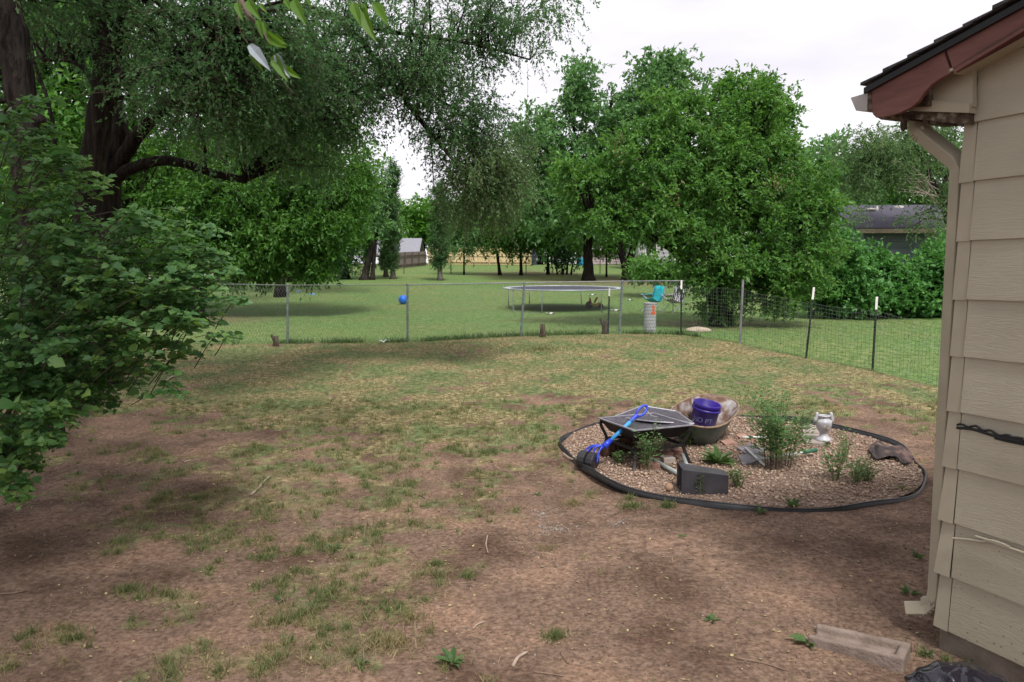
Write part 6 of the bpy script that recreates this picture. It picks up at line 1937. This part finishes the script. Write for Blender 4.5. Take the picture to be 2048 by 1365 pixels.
sprout('shrub', 'airy small-leaved shrub growing through the tools in the gravel bed', R(1555, 936), 22, .78, .40, .05, .52, 84, 'sapling', 'shrub', stem_r=.0034, foot=.35, sm='twig')
sprout('sapling', 'pale green sapling growing in front of the fire pit', R(1291, 940), 10, .50, .20, .04, .5, 34, 'sapling', 'sapling', 'saplings in the gravel bed')
sprout('weed', 'small rounded green weed beside the fire pit front leg', R(1236, 930), 9, .15, .09, .035, .7, 12, 'weed', 'weed', 'weeds in the gravel bed')
sprout('weed', 'green weed poking out under the fire pit beside the tub', R(1378, 892), 12, .26, .16, .05, .5, 16, 'weed', 'weed', 'weeds in the gravel bed')
sprout('sapling', 'spindly light green sapling on the gravel in front of the urn', R(1672, 962), 8, .34, .16, .05, .6, 16, 'sapling', 'sapling', 'saplings in the gravel bed')
sprout('sapling', 'thin sapling beside the urn slab with sparse leaves', R(1690, 925), 6, .36, .10, .035, .5, 18, 'sapling', 'sapling', 'saplings in the gravel bed')
sprout('weed', 'low feathery weed near the front right of the edging', R(1735, 962), 12, .2, .16, .035, .45, 16, 'weed', 'weed', 'weeds in the gravel bed')
sprout('weed', 'sprawling weed between the spindly sapling and the cloth', R(1712, 968), 10, .26, .14, .04, .45, 16, 'sapling', 'weed', 'weeds in the gravel bed')
sprout('weed', 'fern-like weed leaning over the front of the black planter', R(1400, 990), 3, .22, .10, .032, .45, 26, 'weed', 'weed', 'weeds in the gravel bed')
sprout('weed', 'dark weed sticking out behind the closed end of the planter', R(1476, 975), 10, .18, .12, .04, .45, 14, 'weed', 'weed', 'weeds in the gravel bed')


def rosette(name, label, base, n, L_, w, lm, group=None, up=.5, cat='weed'):
    """low plant of big leaves, each leaf a part"""
    o = thing(name, base, label, cat, group)
    me = bpy.data.meshes.new('leaf'); me.from_pydata([tuple(v) for v in OVAL[0]], [], OVAL[1]); me.materials.append(M[lm])
    for k in range(n):
        a = k * 2.4 + random.uniform(-.4, .4)
        a = random.uniform(0, 6.283) if k % 2 else a
        T = Vector((math.cos(a), math.sin(a), up * random.uniform(.15, 2.2))).normalized()
        Nn = Vector((-.6 * math.cos(a), -.6 * math.sin(a), 1)); Bv = Nn.cross(T).normalized(); Nn = T.cross(Bv)
        s = L_ * random.uniform(.45, 1.1) * .8
        Bv = Bv * random.uniform(.7, 1.25)
        ob = bpy.data.objects.new('leaf', me); C.objects.link(ob); ob.parent = o
        ob.matrix_local = Matrix.Translation(Vector((.01 * math.cos(a), .01 * math.sin(a), .004))) @ (Matrix((T, Bv * w, Nn)).transposed() * s).to_4x4()
    return o


rosette('weed', 'lush long-leaved weed clump between fire pit and shrub', R(1436, 928), 34, .26, .38, 'weed', 'broadleaf weeds', .9)
for px, py, n, L_, w, lab in ((905, 1328, 11, .12, .55, 'broad-leaved rosette weed in the dirt near the bottom edge'), (1424, 1242, 8, .10, .5, 'flat drooping weed in bare dirt left of the splash block'), (1618, 1288, 7, .12, .62, 'fresh green weed beside the concrete splash block'),
                              (1585, 1018, 26, .13, .3, 'dark green grassy weed at the front of the edging'), (1520, 1026, 14, .10, .4, 'small weed outside the edging left of the grassy weed'), (1073, 990, 7, .06, .8, 'tiny round-leaved weed alone left of the edging'),
                              (1835, 1118, 18, .08, .3, 'grass weed in the dirt beside the house downspout'), (1820, 1190, 12, .09, .4, 'drab weed near the downspout outlet'), (1852, 1310, 14, .06, .35, 'little bright green weed by the foundation corner'),
                              (560, 1205, 6, .07, .6, 'pale leaved weed in the dirt left of centre'), (670, 1100, 10, .08, .4, 'leafy weed amid the patchy grass'), (1365, 1075, 9, .05, .4, 'tiny weed in the open dirt before the edging'),
                              (720, 1335, 8, .08, .45, 'sprawling weed by the bottom edge left of the rosette')):
    rosette('weed', lab, GM(px, py), n, L_, w, 'weed', 'broadleaf weeds', .5 if w > .35 else 1.6)

# ------------------------------------------------------------------ grass, litter, stones, sticks
def scatter(xlo, xhi, ylo, yhi, dens, prob):
    n = int((xhi - xlo) * (yhi - ylo) * dens)
    x, y = rng.uniform(xlo, xhi, n), rng.uniform(ylo, yhi, n)
    k = (np.abs(x) < y * .74 + .6) & (rng.random(n) < prob(x, y))
    return x[k], y[k]


def house_clear(x, y):
    # true where a point is outside the house
    s = (x - CN.x) * dv.x + (y - CN.y) * dv.y
    b = (x - CN.x) * nv.x + (y - CN.y) * nv.y
    return ~((s > -.02) & (b < .01))


def blades(name, label, x, y, hmin, hmax, w, m, tpl, lean=.5):
    n = len(x)
    z = hgt(x, y) + micro(x, y) - .003
    a = rng.uniform(0, 2 * np.pi, n)
    T = unit(np.stack([np.cos(a) * lean * rng.random(n), np.sin(a) * lean * rng.random(n), np.ones(n)], 1))
    b = rng.uniform(0, 2 * np.pi, n)
    N = np.stack([np.cos(b), np.sin(b), np.zeros(n)], 1)
    L_ = rng.uniform(hmin, hmax, n)
    o = leaves(name, np.stack([x, y, z], 1), T, N, L_, w * rng.uniform(.7, 1.3, n), m, None, tpl)
    return tag(o, label, kind='stuff')


def inyard(x, y):
    return (past_fence(x, y) < .1) & house_clear(x, y)


# tufts: clustered points
def tufted(nc, ylo, yhi, per, rad, pw):
    y0 = ylo + (yhi - ylo) * rng.random(nc) ** 1.0
    x0 = rng.uniform(-1, 1, nc) * (y0 * .74 + .5)
    ok = (rng.random(nc) < cover(x0, y0) ** pw) & inyard(x0, y0)
    x0, y0 = x0[ok], y0[ok]
    rr = rad * np.exp(rng.normal(-.15, .5, len(x0))).clip(.25, 2.2)
    k = np.maximum(3, (per * (rr / rad) ** 1.5)).astype(int)
    idx = np.repeat(np.arange(len(x0)), k)
    r, a = np.abs(rng.normal(0, 1, len(idx))) * rr[idx] * .6, rng.random(len(idx)) * 2 * np.pi
    return x0[idx] + r * np.cos(a), y0[idx] + r * np.sin(a)


def notring(x, y):
    k = np.hypot(x - RING_C.x, y - RING_C.y) > RING_R * 1.03
    return x[k], y[k]


x, y = notring(*tufted(4200, 3.2, 10, 30, .045, .8))
h1 = blades('grass', 'green grass tufts scattered over the near worn yard', x, y, .02, .075, .0042, M['grass'], BLADE, .9)
x, y = notring(*tufted(4200, 3.2, 10, 24, .07, .55))
blades('dry_grass', 'dry straw grass among the near tufts', x, y, .015, .055, .0035, M['grass_dry'], BLADE, 1.5)
x, y = notring(*scatter(-8, 8, 7.5, 17, 420, lambda x, y: cover(x, y) * inyard(x, y)))
k = rng.random(len(x)) < .36
blades('grass', 'olive green grass thickening towards the fence', x[k], y[k], .02, .065, .008, M['grass'], SPIKE, 1.0)
blades('dry_grass', 'dry tan grass thickening towards the fence', x[~k], y[~k], .02, .06, .008, M['grass_dry'], SPIKE, 1.2)
x, y = scatter(-24, 24, 9, 34, 95, lambda x, y: (past_fence(x, y) > .05) * np.interp(y, [9, 20, 34], [1, .8, .45]) * house_clear(x, y))
blades('lawn_grass', 'mown green grass of the lawn beyond the fence', x, y, .025, .065, .014, M['lawn'], SPIKE, .9)
# rank grass along the fence foot
fxs = rng.uniform(fx_[1] - 2, FEN[-1].x + .3, 5200)
fys = np.interp(fxs, fx_, fy_) + rng.normal(.05, .07, len(fxs))
kk = rng.random(len(fxs)) < sstep(fbm(fxs * 1.7, fxs * .3), .38, .62)
blades('fence_foot_grass', 'rank grass and weeds along the foot of the fence', fxs[kk], fys[kk], .05, .17, .012, M['weed'], BLADE, 1.0)
# bigger tufts that stand out
for i, (px, py, r, n, hh, dry) in enumerate(((1110, 1275, .085, 260, .06, 0), (255, 1185, .10, 260, .06, 0), (870, 1130, .08, 200, .06, 0), (935, 1155, .07, 160, .06, 0), (780, 1290, .17, 500, .07, 1), (1145, 1010, .10, 220, .07, 1), (525, 1120, .09, 200, .06, 0),
                                             (590, 1145, .09, 180, .05, 0), (1265, 1015, .15, 260, .07, 0), (1335, 1015, .07, 160, .09, 0), (1340, 980 - 40, .07, 80, .08, 1), (1805, 985, .10, 200, .09, 0), (1260, 1000, .06, 100, .08, 0), (430, 985, .12, 200, .04, 1), (640, 945, .14, 260, .04, 1), (820, 1240, .1, 200, .06, 1), (1080, 700, .9, 900, .07, 0))):
    p = GM(px, py)
    a, rr = rng.random(n) * 2 * np.pi, np.abs(rng.normal(0, .55, n)) * r
    blades('grass', ['green', 'dry straw-coloured'][dry] + ' grass tuft growing out of the yard dirt', p.x + rr * np.cos(a), p.y + rr * np.sin(a) * .8, hh * .4, hh, .0045 if i < 16 else .009, M['grass_dry' if dry else 'grass'], BLADE, 1.1)['group'] = 'single grass tufts'

# fallen leaves and straw flecks
x, y = scatter(-6, 6, 3.2, 12, 46, lambda x, y: inyard(x, y) * np.interp(y, [3, 12], [.9, .4]))
x, y = notring(x, y)
n = len(x)
pos = np.stack([x, y, hgt(x, y) + micro(x, y) + .006], 1)
a = rng.random(n) * 2 * np.pi
tag(leaves('fallen_leaves', pos, np.stack([np.cos(a), np.sin(a), rng.normal(0, .2, n)], 1), np.stack([rng.normal(0, .3, n), rng.normal(0, .3, n), np.ones(n)], 1), rng.uniform(.012, .035, n), rng.uniform(.006, .018, n), M['litter'], tpl=FLAT),
    'fallen leaves and flecks strewn over the dirt', kind='stuff')
x, y = scatter(-6, 6, 3.2, 11, 90, lambda x, y: inyard(x, y) * .8)
x, y = notring(x, y); n = len(x); a = rng.random(n) * 2 * np.pi
tag(leaves('straw', np.stack([x, y, hgt(x, y) + micro(x, y) + .005], 1), np.stack([np.cos(a), np.sin(a), rng.normal(0, .12, n)], 1), np.tile([0, 0, 1.], (n, 1)), rng.uniform(.03, .10, n), np.full(n, .0038), M['grass_dry'], tpl=FLAT),
    'dry straw stalks lying on the dirt', kind='stuff')
# small stones and crumbs of earth
x, y = scatter(-6, 6, 3.1, 12, 36, lambda x, y: inyard(x, y) * np.interp(x, [-2, 1], [.35, 1]))
x, y = notring(x, y); n = len(x)
stones('pebbles', np.stack([x, y, hgt(x, y) + micro(x, y) + .002], 1), rng.uniform(.006, .02, n) * (1 + (rng.random(n) < .04) * .8), M['palepebble'], 'small pale stones strewn over the dirt')
M['crumb'] = leafmat('earth_crumb', [(.06, .038, .027), (.125, .08, .058), (.2, .138, .10)], trans=0, rough=.95, spec=.1)
x, y = scatter(-6, 6, 3.1, 9, 300, lambda x, y: inyard(x, y) * (1 - .7 * cover(x, y)) * np.interp(y, [3, 9], [1, .35]))
x, y = notring(x, y); n = len(x)
stones('dirt_crumbs', np.stack([x, y, hgt(x, y) + micro(x, y) + .001], 1), rng.uniform(.004, .016, n) * (1 + (rng.random(n) < .05) * .8), M['crumb'], 'loose crumbs of brown earth')
for (px, py, r, n, lab) in ((1082, 1030, .13, 70, 'patch of pale gravel stones in the dirt left of the edging'), (1112, 1058, .17, 120, 'larger patch of pale gravel stones in front of the small hole'), (1230, 1042, .14, 36, 'thin trail of pale gravel stones towards the edging')):
    c = GM(px, py); a, rr = rng.random(n) * 2 * np.pi, np.abs(rng.normal(0, .62, n)) * r
    x, y = c.x + rr * np.cos(a) * 1.3, c.y + rr * np.sin(a)
    stones('gravel', np.stack([x, y, hgt(x, y) + micro(x, y) + .002], 1), np.exp(rng.normal(math.log(.017), .4, n)).clip(.007, .045), M['palepebble'], lab)
M['stick'] = mat('bare_stick', [(.24, .18, .13), (.42, .34, .27)], scale=20, rough=.9, bump=.3)
M['stickd'] = mat('brown_stick', [(.13, .085, .06), (.22, .15, .11)], scale=20, rough=.9, bump=.3)
for pts, r, m, lab in (([(502, 992), (520, 976), (528, 966), (541, 955)], .011, 'stick', 'pale barkless stick lying on the patchy grass'), ([(1026, 1334), (1036, 1318), (1054, 1307)], .0095, 'stick', 'thick broken stick on the dirt near the bottom edge'),
                      ([(975, 1072), (972, 1090), (976, 1108)], .005, 'stick', 'short pale crooked stick standing out on the dirt'), ([(946, 1258), (956, 1249), (972, 1244)], .005, 'stick', 'small curved stick left of the thick broken one'),
                      ([(330, 765), (345, 755), (352, 756)], .014, 'stick', 'pale driftwood piece on the dirt beneath the bush'), ([(0, 1190), (25, 1188), (52, 1184)], .007, 'stickd', 'dark twig on the dirt at the picture edge'),
                      ([(925, 958), (960, 957), (1020, 953)], .006, 'stickd', 'long thin twig across the dirt left of the edging'), ([(1068, 1346), (1100, 1350), (1128, 1354)], .005, 'stickd', 'thin brown twig along the bottom edge'),
                      ([(1122, 1308), (1130, 1320), (1136, 1328)], .005, 'stickd', 'short brown twig right of the thick broken stick'), ([(368, 925), (378, 922), (388, 921)], .008, 'stick', 'short pale stick on the dirt below the bush'),
                      ([(1126, 908), (1140, 917), (1158, 924)], .009, 'stick', 'weathered stick inside the edging by the scooper jaws'), ([(1222, 935), (1232, 925)], .009, 'stick', 'short stick on the gravel in front of the log'),
                      ([(1470, 1318), (1530, 1330), (1580, 1345)], .005, 'stickd', 'long thin twig in the dirt before the splash block'), ([(822, 988), (840, 992), (850, 998)], .008, 'stickd', 'small brown stick amid the patchy grass'), ([(1615, 903), (1650, 910), (1690, 912)], .007, 'stickd', 'brown twig lying on the gravel in front of the urn')):
    g = [GM(*p) if m is None or not (1122 < p[0] < 1850 and 850 < p[1] < 990) else R(*p) for p in pts]
    g = [p + Vector((0, 0, r * .9)) for p in g]
    c = crom(g, 4) if len(g) > 2 else g
    mb = MB(); mb.smooth = True; mb.tube(c, [r, r * .7], n=7, wob=.2)
    tag(mb.build('stick', M[m], loc=g[0]), lab, 'stick', 'sticks on the ground')
